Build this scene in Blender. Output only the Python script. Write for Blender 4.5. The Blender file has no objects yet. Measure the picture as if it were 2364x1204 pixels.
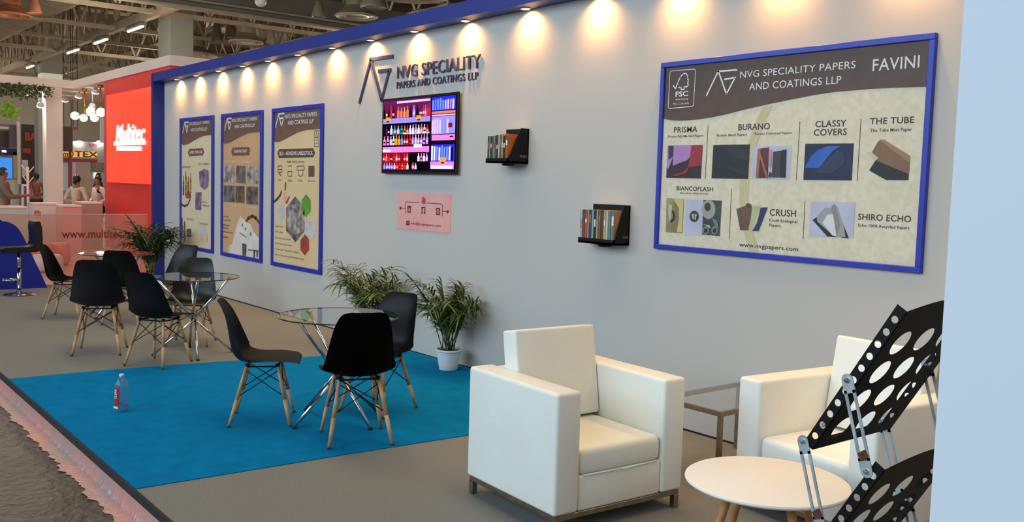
import bpy, bmesh, math, random
from mathutils import Vector as V, Matrix
sc = bpy.context.scene
col = sc.collection
RD = math.radians
PI = math.pi
random.seed(7)

# ------------------------------------------------------------------ camera
W, H, FPX = 2364, 1204, 2150.0
YAW, PITCH, ROLL = RD(51.088), RD(4.61), RD(1.671)
YW = 5.088                                   # the long wall's face
EYE = V((0, 0, 1.7))
_f = V((-math.sin(YAW) * math.cos(PITCH), math.cos(YAW) * math.cos(PITCH), -math.sin(PITCH)))
_r0 = V((math.cos(YAW), math.sin(YAW), 0))
_u0 = _r0.cross(_f)
_r = math.cos(ROLL) * _r0 + math.sin(ROLL) * _u0
_u = -math.sin(ROLL) * _r0 + math.cos(ROLL) * _u0
cd = bpy.data.cameras.new('camera')
cd.sensor_width = 36.0
cd.lens = 36.0 * FPX / W
cd.clip_start, cd.clip_end = 0.05, 300
cam = bpy.data.objects.new('camera', cd)
m = Matrix((_r, _u, -_f)).transposed().to_4x4()
m.translation = EYE
cam.matrix_world = m
col.objects.link(cam)
sc.camera = cam

# ------------------------------------------------------------------ light of the hall
sc.view_settings.view_transform = 'Standard'
sc.view_settings.look = 'None'
sc.view_settings.gamma = 1.0
sc.view_settings.use_curve_mapping = False
sc.view_settings.exposure = 0.0
wd = bpy.data.worlds.new('hall_ambient')
sc.world = wd
wd.use_nodes = True
wd.node_tree.nodes['Background'].inputs[0].default_value = (0.55, 0.57, 0.60, 1)
wd.node_tree.nodes['Background'].inputs[1].default_value = 0.50

def area(name, loc, target, sx, sy, watts, rgb):
    d = bpy.data.lights.new(name, 'AREA')
    d.shape = 'RECTANGLE'
    d.size, d.size_y, d.energy, d.color = sx, sy, watts, rgb
    o = bpy.data.objects.new(name, d)
    o.location = loc
    o.rotation_euler = (V(target) - V(loc)).to_track_quat('-Z', 'Y').to_euler()
    col.objects.link(o)
    return o
area('hall_daylight', (-7.5, -9, 6.0), (-8, 4, 1.2), 23, 6, 2050, (0.63, 0.83, 1.0))
area('hall_highbay', (-7.5, 3.8, 9.0), (-7.5, 3.8, 0), 15, 2.6, 660, (1.0, 0.76, 0.48))
area('hall_highbay', (-24, 3.5, 6.6), (-24, 3.8, 0), 6, 4, 130, (1.0, 0.80, 0.66))
area('hall_highbay', (-45, 8, 6.4), (-45, 8, 0), 16, 12, 1500, (1.0, 0.88, 0.78))
for x_, y_, z_, e_ in ((-30, 8.0, 5.2, 260), (-42, 13.5, 5.4, 340), (-55, 6, 5.4, 380), (-66, 15, 5.0, 520), (-67, 4, 5.0, 420), (-27, 16, 5.2, 220), (-22, 9.5, 5.2, 80)):
    pl = bpy.data.lights.new('hall_fill_light', 'POINT')  # unseen fill lights, added to brighten the roof and far wall
    pl.energy, pl.color, pl.shadow_soft_size = e_, (1.0, 0.90, 0.76), 0.5
    po = bpy.data.objects.new('hall_fill_light', pl); po.location = (x_, y_, z_); col.objects.link(po)

# ------------------------------------------------------------------ materials
def lin(c):
    c = c / 255.0
    return c / 12.92 if c <= 0.04045 else ((c + 0.055) / 1.055) ** 2.4
def rgb(t): return (lin(t[0]), lin(t[1]), lin(t[2]), 1.0)
MATS = {}
def mat(key, c=(200, 200, 200), rough=0.5, metal=0.0, emit=0.0, spec=0.5, noise=None, bump=None, coat=0.0):
    """noise=(scale, other colour, detail), bump=(scale, strength)"""
    if key in MATS: return MATS[key]
    mt = bpy.data.materials.new(key)
    mt.use_nodes = True
    nt = mt.node_tree
    b = nt.nodes['Principled BSDF']
    b.inputs['Base Color'].default_value = rgb(c)
    b.inputs['Roughness'].default_value = rough
    b.inputs['Metallic'].default_value = metal
    b.inputs['Specular IOR Level'].default_value = spec
    b.inputs['Coat Weight'].default_value = coat
    if emit:
        b.inputs['Emission Color'].default_value = rgb(c)
        b.inputs['Emission Strength'].default_value = emit
    tc = nt.nodes.new('ShaderNodeTexCoord')
    if noise:
        n = nt.nodes.new('ShaderNodeTexNoise')
        n.inputs['Scale'].default_value = noise[0]
        n.inputs['Detail'].default_value = noise[2] if len(noise) > 2 else 3
        nt.links.new(tc.outputs['Object'], n.inputs['Vector'])
        r = nt.nodes.new('ShaderNodeValToRGB')
        r.color_ramp.elements[0].position = 0.35
        r.color_ramp.elements[1].position = 0.65
        r.color_ramp.elements[0].color = rgb(c)
        r.color_ramp.elements[1].color = rgb(noise[1])
        nt.links.new(n.outputs['Fac'], r.inputs['Fac'])
        nt.links.new(r.outputs['Color'], b.inputs['Base Color'])
    if bump:
        n = nt.nodes.new('ShaderNodeTexNoise')
        n.inputs['Scale'].default_value = bump[0]
        n.inputs['Detail'].default_value = 4
        nt.links.new(tc.outputs['Object'], n.inputs['Vector'])
        bp = nt.nodes.new('ShaderNodeBump')
        bp.inputs['Strength'].default_value = bump[1]
        bp.inputs['Distance'].default_value = bump[2] if len(bump) > 2 else 0.01
        nt.links.new(n.outputs['Fac'], bp.inputs['Height'])
        nt.links.new(bp.outputs['Normal'], b.inputs['Normal'])
    MATS[key] = mt
    return mt
def glow(key, c, s):
    if key in MATS: return MATS[key]
    mt = bpy.data.materials.new(key)
    mt.use_nodes = True
    nt = mt.node_tree
    nt.nodes.remove(nt.nodes['Principled BSDF'])
    e = nt.nodes.new('ShaderNodeEmission')
    e.inputs[0].default_value = rgb(c)
    e.inputs[1].default_value = s
    nt.links.new(e.outputs[0], nt.nodes['Material Output'].inputs[0])
    MATS[key] = mt
    return mt
def clear(key, tint, haze=0.0, hazec=(230, 230, 230), ior=1.5):
    """thin clear sheet: fresnel reflection over tinted see-through, some haze"""
    mt = bpy.data.materials.new(key)
    mt.use_nodes = True
    nt = mt.node_tree
    nt.nodes.remove(nt.nodes['Principled BSDF'])
    t = nt.nodes.new('ShaderNodeBsdfTransparent'); t.inputs[0].default_value = rgb(tint)
    g = nt.nodes.new('ShaderNodeBsdfGlossy'); g.inputs['Roughness'].default_value = 0.02
    f = nt.nodes.new('ShaderNodeFresnel'); f.inputs[0].default_value = ior
    mx = nt.nodes.new('ShaderNodeMixShader')
    ge = nt.nodes.new('ShaderNodeNewGeometry')
    fm = nt.nodes.new('ShaderNodeMath'); fm.operation = 'MULTIPLY'
    inv = nt.nodes.new('ShaderNodeMath'); inv.operation = 'SUBTRACT'; inv.inputs[0].default_value = 1.0
    nt.links.new(ge.outputs['Backfacing'], inv.inputs[1])
    nt.links.new(f.outputs[0], fm.inputs[0]); nt.links.new(inv.outputs[0], fm.inputs[1])
    nt.links.new(fm.outputs[0], mx.inputs[0])
    nt.links.new(t.outputs[0], mx.inputs[1])
    nt.links.new(g.outputs[0], mx.inputs[2])
    out = mx
    if haze:
        d = nt.nodes.new('ShaderNodeBsdfDiffuse'); d.inputs[0].default_value = rgb(hazec)
        m2 = nt.nodes.new('ShaderNodeMixShader'); m2.inputs[0].default_value = haze
        nt.links.new(mx.outputs[0], m2.inputs[1])
        nt.links.new(d.outputs[0], m2.inputs[2])
        out = m2
    nt.links.new(out.outputs[0], nt.nodes['Material Output'].inputs[0])
    MATS[key] = mt
    return mt

WALL = mat('wall_paint', (196, 189, 181), 0.75, spec=0.2)
PANEL = mat('panel_paint', (222, 226, 232), 0.8, spec=0.1)
CARPET = mat('grey_carpet', (134, 134, 130), 0.95, spec=0.05, noise=(160, (114, 114, 110), 6), bump=(400, 0.4))
BLUEC = mat('blue_carpet', (0, 118, 172), 0.95, spec=0.05, noise=(7, (0, 108, 160), 8), bump=(400, 0.4))
NAVY = mat('blue_laminate', (17, 36, 120), 0.45, noise=(0.6, (20, 41, 130)))
BLACKP = mat('black_plastic', (14, 14, 15), 0.42, spec=0.4, noise=(30, (17, 17, 18)))
BLACKM = mat('black_metal', (8, 8, 9), 0.5, spec=0.22, noise=(40, (11, 11, 12)))
WOOD = mat('beech_wood', (196, 156, 112), 0.5, noise=(14, (176, 134, 92), 6))
WOOD2 = mat('oak_wood', (190, 132, 78), 0.5, noise=(14, (166, 110, 62), 6))
CHROME = mat('chrome', (205, 205, 205), 0.12, 1.0, noise=(9, (190, 190, 190)))
STEEL = mat('brushed_steel', (168, 158, 140), 0.32, 1.0, noise=(30, (148, 138, 122)))
ZINC = mat('zinc_plated_steel', (214, 222, 222), 0.35, 0.7, noise=(24, (176, 184, 188)))
RUST = mat('rust_stain', (108, 52, 36), 0.9, noise=(60, (84, 40, 30)))
LEATHER = mat('white_leather', (236, 238, 228), 0.42, spec=0.45, noise=(4, (236, 233, 224)), bump=(55, 0.12))
WTOP = mat('white_laminate', (242, 238, 230), 0.4, noise=(3, (239, 234, 226)))
WPLAST = mat('white_plastic', (232, 234, 232), 0.4, noise=(8, (226, 229, 228)))
GLASS = clear('table_glass', (246, 251, 248), ior=1.95)
SOIL = mat('potting_soil', (58, 42, 30), 0.95, noise=(50, (36, 26, 18)))
LEAF = mat('palm_leaf', (64, 88, 34), 0.5, noise=(9, (98, 112, 52)))
LEAF2 = mat('dark_palm_leaf', (38, 62, 26), 0.5, noise=(9, (58, 80, 34)))
STALK = mat('palm_stalk', (112, 116, 58), 0.6, noise=(20, (82, 84, 40)))
INK = mat('dark_print', (58, 48, 44), 0.6, noise=(20, (64, 54, 50)))
WINK = mat('white_print', (236, 230, 224), 0.6, noise=(20, (228, 222, 216)))
BROWN = mat('brown_print', (84, 62, 52), 0.55, noise=(12, (90, 68, 58)))
CREAM = mat('cream_print', (222, 212, 186), 0.55, noise=(26, (212, 200, 170), 8))
SLOGO = mat('slate_acrylic', (66, 62, 92), 0.35, noise=(10, (72, 68, 98)))

# ------------------------------------------------------------------ pixel rays onto real planes of the place
def ray(px, py):
    return _r * ((px - W / 2) / FPX) + _u * ((H / 2 - py) / FPX) + _f
def WP(px, py, y=YW):
    d = ray(px, py); return EYE + d * (y / d.y)
def XP(px, py, x):
    d = ray(px, py); return EYE + d * (x / d.x)
def FP(px, py, z=0.0):
    d = ray(px, py); return EYE + d * ((z - EYE.z) / d.z)
def Z(ox, oy, s): return lambda x, y: (ox + x / s, oy + y / s)

# ------------------------------------------------------------------ object helpers
def put(o, parent=None):
    col.objects.link(o)
    if parent is not None: o.parent = parent
    return o
def tag(o, label=None, cat=None, group=None, kind=None):
    if label: o['label'] = label
    if cat: o['category'] = cat
    if group: o['group'] = group
    if kind: o['kind'] = kind
    return o
def thing(name, label, cat, loc=(0, 0, 0), rotz=0.0, group=None):
    o = bpy.data.objects.new(name, None)
    o.empty_display_size = 0.1
    o.location = loc
    o.rotation_euler = (0, 0, rotz)
    put(o)
    return tag(o, label, cat, group)
def dup(root, loc, rotz, label, group=None):
    def cp(o, parent):
        c = o.copy(); col.objects.link(c)
        if parent is not None: c.parent = parent
        for ch in list(o.children): cp(ch, c)
        return c
    r = cp(root, None)
    r.location = loc
    r.rotation_euler = (0, 0, rotz)
    r['label'] = label
    if group: r['group'] = group
    return r

class MB:
    """collects geometry for ONE mesh object"""
    def __init__(s):
        s.b = bmesh.new(); s.mats = []
    def mi(s, m):
        if m is None: return 0
        if m not in s.mats: s.mats.append(m)
        return s.mats.index(m)
    def face(s, pts, m=None):
        vs = [s.b.verts.new(p) for p in pts]
        try:
            f = s.b.faces.new(vs); f.material_index = s.mi(m); return f
        except ValueError: return None
    def box(s, c, d, m=None, rot=None, bev=0.0, seg=2):
        t = bmesh.new()
        bmesh.ops.create_cube(t, size=1.0)
        bmesh.ops.scale(t, vec=V(d), verts=t.verts)
        if bev > 0:
            bmesh.ops.bevel(t, geom=list(t.edges), offset=bev, segments=seg, profile=0.5, affect='EDGES')
        M = Matrix.Translation(V(c)) @ (rot.to_4x4() if rot is not None else Matrix.Identity(4))
        return s.merge(t, M, m)
    def merge(s, t, M, m=None):
        mi = s.mi(m)
        mp = {v: s.b.verts.new(M @ v.co) for v in t.verts}
        for f in t.faces:
            try:
                nf = s.b.faces.new([mp[v] for v in f.verts]); nf.material_index = mi; nf.smooth = f.smooth
            except ValueError: pass
        t.free()
        return s
    def tube(s, p0, p1, r0, r1=None, n=12, m=None, caps=True):
        p0, p1 = V(p0), V(p1)
        r1 = r0 if r1 is None else r1
        d = (p1 - p0).normalized()
        a = d.orthogonal().normalized(); b = d.cross(a)
        A = [s.b.verts.new(p0 + (a * math.cos(2 * PI * i / n) + b * math.sin(2 * PI * i / n)) * r0) for i in range(n)]
        B = [s.b.verts.new(p1 + (a * math.cos(2 * PI * i / n) + b * math.sin(2 * PI * i / n)) * r1) for i in range(n)]
        mi = s.mi(m)
        for i in range(n):
            f = s.b.faces.new((A[i], A[(i + 1) % n], B[(i + 1) % n], B[i])); f.smooth = True; f.material_index = mi
        if caps:
            f = s.b.faces.new(A[::-1]); f.material_index = mi
            f = s.b.faces.new(B); f.material_index = mi
        return s
    def path(s, pts, r, n=8, m=None):
        for a, b in zip(pts[:-1], pts[1:]): s.tube(a, b, r, r, n, m)
        return s
    def lathe(s, prof, c=(0, 0, 0), n=32, m=None, M=None, smooth=True):
        c = V(c); rings = []
        for r, z in prof:
            if r < 1e-6: rings.append([s.b.verts.new(V((0, 0, z)))])
            else: rings.append([s.b.verts.new(V((r * math.cos(2 * PI * i / n), r * math.sin(2 * PI * i / n), z))) for i in range(n)])
        T = Matrix.Translation(c) @ (M.to_4x4() if M is not None else Matrix.Identity(4))
        for R_ in rings:
            for v in R_: v.co = T @ v.co
        mi = s.mi(m)
        for a, b in zip(rings[:-1], rings[1:]):
            for i in range(n):
                j = (i + 1) % n
                q = [a[i % len(a)], a[j % len(a)], b[j % len(b)], b[i % len(b)]]
                q2 = []
                for v in q:
                    if v not in q2: q2.append(v)
                if len(q2) > 2:
                    try:
                        f = s.b.faces.new(q2); f.smooth = smooth; f.material_index = mi
                    except ValueError: pass
        return s
    def ball(s, c, r, m=None, u=16, v=10, sc_=(1, 1, 1)):
        t = bmesh.new()
        bmesh.ops.create_uvsphere(t, u_segments=u, v_segments=v, radius=r)
        for f in t.faces: f.smooth = True
        return s.merge(t, Matrix.Translation(V(c)) @ Matrix.Diagonal((*sc_, 1)), m)
    def prism(s, pts, off, m=None):
        """a polygon (3D points) pushed along the vector off"""
        off = V(off); mi = s.mi(m)
        A = [s.b.verts.new(V(p)) for p in pts]; B = [s.b.verts.new(V(p) + off) for p in pts]
        s.b.faces.new(A).material_index = mi
        s.b.faces.new(B[::-1]).material_index = mi
        n = len(pts)
        for i in range(n):
            s.b.faces.new((A[i], B[i], B[(i + 1) % n], A[(i + 1) % n])).material_index = mi
        return s
    def build(s, name, m=None, parent=None, fix=True, smooth=None):
        if fix: bmesh.ops.recalc_face_normals(s.b, faces=s.b.faces)
        me = bpy.data.meshes.new(name)
        s.b.to_mesh(me); s.b.free()
        for q in (s.mats if s.mats else [m]): me.materials.append(q)
        if smooth is not None:
            for p in me.polygons: p.use_smooth = True
            me.set_sharp_from_angle(angle=RD(smooth))
        o = bpy.data.objects.new(name, me)
        return put(o, parent)
def struct(o): o['kind'] = 'structure'; return o

def baked(o, name, parent=None):
    """the object's evaluated mesh as a plain mesh object"""
    put(o)
    dg = bpy.context.evaluated_depsgraph_get()
    me = bpy.data.meshes.new_from_object(o.evaluated_get(dg))
    me.name = name
    bpy.data.objects.remove(o)
    n = bpy.data.objects.new(name, me)
    return put(n, parent)

def text_mesh(s, bold=0.0, shear=0.0, depth=0.0, space=1.0):
    c = bpy.data.curves.new('lettering', 'FONT')
    c.body = s; c.offset = bold; c.shear = shear; c.extrude = depth; c.space_character = space
    c.resolution_u = 3
    o = bpy.data.objects.new('lettering', c)
    col.objects.link(o)
    dg = bpy.context.evaluated_depsgraph_get()
    dg.update()
    me = bpy.data.meshes.new_from_object(o.evaluated_get(dg))
    bpy.data.objects.remove(o); bpy.data.curves.remove(c)
    return me
_h = text_mesh('H'); CAP = max(v.co.y for v in _h.vertices)
def add_text(mb, s, o, ux, uy, width, cap, m=None, bold=0.0, shear=0.0, depth=0.0, un=None, space=1.0):
    """text from baseline-left point o along ux, up uy; scaled to the width and capital height"""
    me = text_mesh(s, bold, shear, 0.5 if depth else 0.0, space)
    xs = [v.co.x for v in me.vertices]
    x0, x1 = min(xs), max(xs)
    kx = width / (x1 - x0); ky = cap / CAP
    o, ux, uy = V(o), V(ux).normalized(), V(uy).normalized()
    un = ux.cross(uy) if un is None else V(un)
    mi = mb.mi(m)
    vs = [mb.b.verts.new(o + ux * ((v.co.x - x0) * kx) + uy * (v.co.y * ky) + un * (v.co.z * depth)) for v in me.vertices]
    for p in me.polygons:
        try: mb.b.faces.new([vs[i] for i in p.vertices]).material_index = mi
        except ValueError: pass
    bpy.data.meshes.remove(me)
def wtext(mb, s, bl, br, top, m=None, y=YW, bold=0.0, shear=0.0, depth=0.0, space=1.0):
    """lettering on a plane parallel to the long wall; bl, br, top: pixels of baseline ends and of the capitals' top at the left"""
    a, b, t = WP(*bl, y), WP(*br, y), WP(*top, y)
    zz = (a.z + b.z) / 2
    add_text(mb, s, (a.x, y, zz), (1, 0, 0), (0, 0, 1), b.x - a.x, t.z - a.z, m, bold, shear, depth, space=space)
def flat(name, polys, y, parent=None, step=0.0006):
    """printed areas on a plane parallel to the long wall; polys = [(material, [pixels])], later ones on top"""
    mb = MB()
    for i, (m_, pts) in enumerate(polys):
        mb.face([WP(px, py, y - i * step) + V((0, 0, 0)) for px, py in pts], m_)
    o = mb.build(name, None, parent, fix=False)
    for p in o.data.polygons:
        pass
    return o
def strokes(mb, lines, w, y, m=None, depth=0.0):
    """poly-lines (pixels) as bars of width w on a plane parallel to the wall"""
    for pts in lines:
        P = [WP(px, py, y) for px, py in pts]
        for a, b in zip(P[:-1], P[1:]):
            d = (b - a).normalized(); n = V((-d.z, 0, d.x)) * (w / 2); e = d * (w * 0.25)
            q = [a - e + n, a - e - n, b + e - n, b + e + n]
            if depth: mb.prism(q, (0, -depth, 0), m)
            else: mb.face(q, m)
def disc(px, py, rx, ry, n=20):
    return [(px + rx * math.cos(2 * PI * i / n), py + ry * math.sin(2 * PI * i / n)) for i in range(n)]
# ------------------------------------------------------------------ the setting: stand floor, wall, fascia, hall shell
FILM = mat('wrinkled_floor_film', (76, 71, 63), 0.32, spec=0.4, noise=(3.2, (66, 61, 54), 8), bump=(14, 0.9, 0.02))
SKIRT = mat('skirting_film', (206, 142, 130), 0.2, spec=0.6, noise=(1.3, (178, 146, 138), 8), bump=(30, 0.9, 0.012))  # pink of reflected red light is painted into the film's colour
struct(MB().box((-7.1, 3.36, -0.08), (16.5, 3.64, 0.16), CARPET).build('floor'))
struct(MB().box((-8, -4.5, -0.255), (60, 12.05, 0.2), FILM).build('floor_aisle'))
struct(MB().box((-7.1, 1.532, -0.022), (16.5, 0.016, 0.046), mat('black_edging', (34, 30, 27), 0.8, noise=(40, (26, 24, 22)))).build('trim_1'))
# the film folded up along the platform edge: a wavy skirt that creases out onto the aisle floor
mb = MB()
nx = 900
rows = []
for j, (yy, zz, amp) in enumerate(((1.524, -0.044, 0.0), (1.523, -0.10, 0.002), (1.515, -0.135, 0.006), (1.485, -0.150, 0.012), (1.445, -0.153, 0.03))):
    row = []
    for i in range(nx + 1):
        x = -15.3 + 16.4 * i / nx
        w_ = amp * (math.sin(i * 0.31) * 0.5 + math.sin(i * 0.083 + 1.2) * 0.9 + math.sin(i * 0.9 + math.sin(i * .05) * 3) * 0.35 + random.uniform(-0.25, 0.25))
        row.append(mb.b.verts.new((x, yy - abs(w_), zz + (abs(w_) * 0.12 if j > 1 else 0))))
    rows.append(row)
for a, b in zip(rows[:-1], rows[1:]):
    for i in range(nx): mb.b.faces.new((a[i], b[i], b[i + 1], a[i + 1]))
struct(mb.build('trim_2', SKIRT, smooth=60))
# blue carpet laid across the grey one
mb = MB()
top = [FP(30, 874), FP(240, 855), FP(490, 836), FP(920, 812), FP(935, 806.5)]
bot = [FP(315.4, 1128.6), FP(787, 1051), FP(1070, 1006.5)]
xr = bot[-1].x + 0.02
poly = [(top[0].x, 1.541)] + [(p.x, p.y) for p in top[1:4]] + [(top[4].x, YW - 0.003), (xr, YW - 0.003)] + [(p.x, p.y) for p in bot[::-1][:2]] + [(bot[0].x, 1.541)]
mb.prism([(x, y, 0.001) for x, y in poly], (0, 0, 0.004), BLUEC)
tag(mb.build('carpet'), 'bright blue carpet laid across the grey stand floor up to the wall', 'carpet')

struct(MB().box(((-15.31 + 0.9) / 2, YW + 0.05, 1.65), (16.21, 0.1, 3.3), WALL).build('wall_back'))
struct(MB().box(((-15.31 + 0.9) / 2, YW - 0.003, 0.006), (16.2, 0.006, 0.012), mat('dark_gap', (22, 20, 18), 0.9, noise=(30, (30, 28, 25)))).build('baseboard_back'))
LY0, LZ0, LZ1 = 4.902, 3.183, 3.318
struct(MB().box(((-15.36 + 0.9) / 2, (LY0 + YW) / 2, (LZ0 + LZ1) / 2), (16.26, YW - LY0, LZ1 - LZ0), NAVY).build('trim_3'))
struct(MB().box((-15.345, (4.9 + 5.19) / 2, 1.657), (0.07, 0.29, 3.314), NAVY).build('trim_4'))
pe = WP(2186, 600, 1.5)
struct(MB().box((pe.x + 1.0, 1.53, 1.7), (2.0, 0.06, 4.0), PANEL).build('wall_right'))

# row of warm downlights let into the fascia's underside
GLX = [-14.549, -13.73, -12.869, -12.03, -11.233, -10.396, -9.534, -8.689, -7.849, -7.0, -6.138, -5.3, -4.464, -3.62, -2.78, -1.94, -1.1, -0.26]
RING = mat('lamp_ring', (210, 205, 198), 0.3, 0.6, noise=(20, (200, 196, 190)))
LENS = glow('warm_lamp', (255, 236, 205), 22)
names = {0: 'warm downlight in the blue fascia nearest the blue corner post', 10: 'warm downlight in the blue fascia right of the wall lettering', 7: 'warm downlight in the blue fascia above the slanting logo bar'}
ordn = ['first', 'second', 'third', 'fourth', 'fifth', 'sixth', 'seventh', 'eighth', 'ninth', 'tenth', 'eleventh', 'twelfth', 'thirteenth', 'fourteenth', 'fifteenth', 'sixteenth', 'seventeenth', 'eighteenth']
proto = None
for i, gx in enumerate(GLX):
    lb = names.get(i, 'warm downlight in the blue fascia, %s from the blue corner post' % ordn[i])
    loc = (gx, 5.02, LZ0)
    if proto is None:
        proto = thing('downlight', lb, 'light', loc, 0, 'downlights in the blue fascia')
        MB().lathe([(0.030, 0.0), (0.046, 0.0), (0.048, -0.006), (0.040, -0.012), (0.032, -0.010), (0.030, 0.0)], n=24).build('trim_ring', RING, proto, smooth=40)
        MB().lathe([(0.0, -0.014), (0.018, -0.012), (0.030, -0.007), (0.031, -0.002)], n=20).build('lens', LENS, proto, smooth=60)
    else:
        dup(proto, loc, 0, lb)
    d = bpy.data.lights.new('downlight_beam', 'SPOT')
    d.energy, d.color, d.spot_size, d.spot_blend, d.shadow_soft_size = 40, (1.0, 0.50, 0.14), RD(150), 1.0, 0.02
    o = bpy.data.objects.new('downlight_beam', d)
    o.location = (gx, 5.018, LZ0 - 0.02)
    o.rotation_euler = V((0, 0.30, -1.0)).to_track_quat('-Z', 'Y').to_euler()
    col.objects.link(o)

# ------------------------------------------------------------------ exhibition hall around the stand
HALLC = mat('hall_roof', (120, 106, 86), 0.9, noise=(0.5, (96, 84, 68), 5))
TRUSS = mat('truss_paint', (176, 160, 132), 0.6, noise=(2, (160, 144, 118)))
TAUPE = mat('hall_wall', (190, 176, 156), 0.85, noise=(0.3, (182, 168, 150)))
CONC = mat('concrete', (150, 154, 140), 0.85, noise=(1.5, (156, 152, 138), 6))
struct(MB().box((-38, 12, 10.6), (90, 64, 0.2), HALLC).build('ceiling'))
struct(MB().box((-74, 12, 4.5), (0.3, 64, 12.4), TAUPE).build('wall_far'))
struct(MB().box((-38, 40, 4.5), (90, 0.3, 12.4), TAUPE).build('wall_side'))
struct(MB().box((-46, 22, -0.26), (60, 40, 0.2), mat('hall_floor', (150, 128, 116), 0.5, noise=(0.8, (138, 118, 106)))).build('floor_hall'))
def hall_column(px0, px1, px2, D, label):
    # column seen on two faces: px0-px1 the aisle face, px1-px2 the near face
    base = EYE + ray(px1, 80) * D
    w = 0.0
    far = EYE + ray(px2, 80) * D
    w = abs((EYE + ray(px2, 80) * ((base.x) / ray(px2, 80).x)).y - base.y)
    l = abs((EYE + ray(px0, 80) * ((base.y) / ray(px0, 80).y)).x - base.x)
    o = MB().box((base.x - l / 2, base.y + w / 2, 4.9), (l, w, 10.9), CONC, bev=0.02).build('column')
    struct(o)
hall_column(365, 392, 447, 31, '')
hall_column(86, 96, 144, 44, '')

def truss_y(x, y0, y1, z, dz, label, pitch=1.5):
    t = thing('roof_truss', label, 'roof truss', (x, y0, z), 0, 'steel trusses under the hall roof')
    L = y1 - y0
    MB().box((0, L / 2, 0), (0.16, L, 0.14)).build('bottom_chord', TRUSS, t)
    MB().box((0, L / 2, dz), (0.14, L, 0.12)).build('top_chord', TRUSS, t)
    mb = MB(); n = int(L / pitch)
    for i in range(n):
        a = i * pitch
        mb.tube((0, a, 0), (0, a + pitch / 2, dz), 0.045, n=6)
        mb.tube((0, a + pitch / 2, dz), (0, a + pitch, 0), 0.045, n=6)
    mb.build('web', TRUSS, t)
    return t
for x, lb in ((-31.5, 'steel roof truss crossing just above the nearer concrete column'), (-36.05, 'steel roof truss crossing above the nearest tube light'),
              (-40.2, 'steel roof truss crossing between the first and second tube lights'), (-44.5, 'steel roof truss crossing beyond the third tube light'),
              (-50, 'steel roof truss crossing above the farther concrete column'), (-57, 'steel roof truss low and far over the white header beam')):
    truss_y(x, -6, 34, 7.0, 1.9, lb)
t = thing('roof_truss', 'long steel roof truss running away above the row of tube lights', 'roof truss', (-66, 10.3, 7.05), 0, 'steel trusses under the hall roof')
MB().box((22, 0, 0), (44, 0.2, 0.3)).build('bottom_chord', TRUSS, t)
MB().box((22, 0, 1.8), (44, 0.16, 0.14)).build('top_chord', TRUSS, t)
mb = MB()
for i in range(28):
    a = i * 1.57
    mb.tube((a, 0, 0), (a + 0.785, 0, 1.8), 0.05, n=6); mb.tube((a + 0.785, 0, 1.8), (a + 1.57, 0, 0), 0.05, n=6)
mb.build('web', TRUSS, t)
# broad girder with a double flange behind the fascia
t = thing('roof_girder', 'broad grey girder with a double pale flange above the blue fascia', 'girder', (-27.2, 4, 6.5), 0)
MB().box((0, 15, 0.45), (0.3, 30, 0.8)).build('web', mat('girder_grey', (128, 122, 104), 0.7, noise=(0.8, (118, 112, 96))), t)
MB().box((0.12, 15, 0.0), (0.42, 30, 0.06)).build('flange', TRUSS, t)
MB().box((0.12, 15, 0.2), (0.5, 30, 0.05)).build('flange', TRUSS, t)
# purlins under the roof
for i, y in enumerate((7.5, 14.2, 18.0)):
    t = thing('roof_truss', ('steel roof truss running away left of the tube lights', 'steel roof truss running away behind the round vents', 'steel roof truss running away farthest behind the blue fascia')[i], 'roof truss', (-66, y, 7.6), 0, 'steel trusses under the hall roof')
    MB().box((20, 0, 0), (40, 0.14, 0.14)).build('bottom_chord', TRUSS, t)
    MB().box((20, 0, 1.5), (40, 0.14, 0.14)).build('top_chord', TRUSS, t)
    mb = MB()
    for k in range(20): mb.tube((k * 2, 0, 0), (k * 2 + 1, 0, 1.5), 0.045, n=6); mb.tube((k * 2 + 1, 0, 1.5), (k * 2 + 2, 0, 0), 0.045, n=6)
    mb.build('web', TRUSS, t)

# tube lights
TUBE = glow('tube_light', (255, 252, 240), 3.5)
FIX = mat('tube_fitting', (150, 142, 126), 0.6, noise=(10, (140, 132, 118)))
for i, (a, b, lb) in enumerate(((( 296, 62), (330, 48), 'lit tube light under the truss, nearest the concrete column'), ((218, 94), (247, 78), 'lit tube light under the truss, middle of the three in line'),
                               ((156, 116), (181, 102), 'lit tube light under the truss, dimmest end of the three in line'), ((62, 152), (77, 144), 'small lit tube light left of the farther concrete column'))):
    p, q = FP(*a, 6.85), FP(*b, 6.85)
    y = 10.3
    p, q = WP(*a, y), WP(*b, y)
    t = thing('tube_light', lb, 'light', ((p.x + q.x) / 2, y, 6.78), 0, 'tube lights under the truss')
    L = abs(q.x - p.x)
    MB().box((0, 0, 0.05), (L + 0.1, 0.20, 0.10), bev=0.02).build('housing', FIX, t)
    MB().tube((-L / 2, 0, -0.03), (L / 2, 0, -0.03), 0.042, n=10).build('tube', TUBE, t)
    MB().tube((-L / 3, 0, 0.1), (-L / 3, 0, 0.25), 0.012, n=6).tube((L / 3, 0, 0.1), (L / 3, 0, 0.25), 0.012, n=6).build('hanger', FIX, t)

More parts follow.
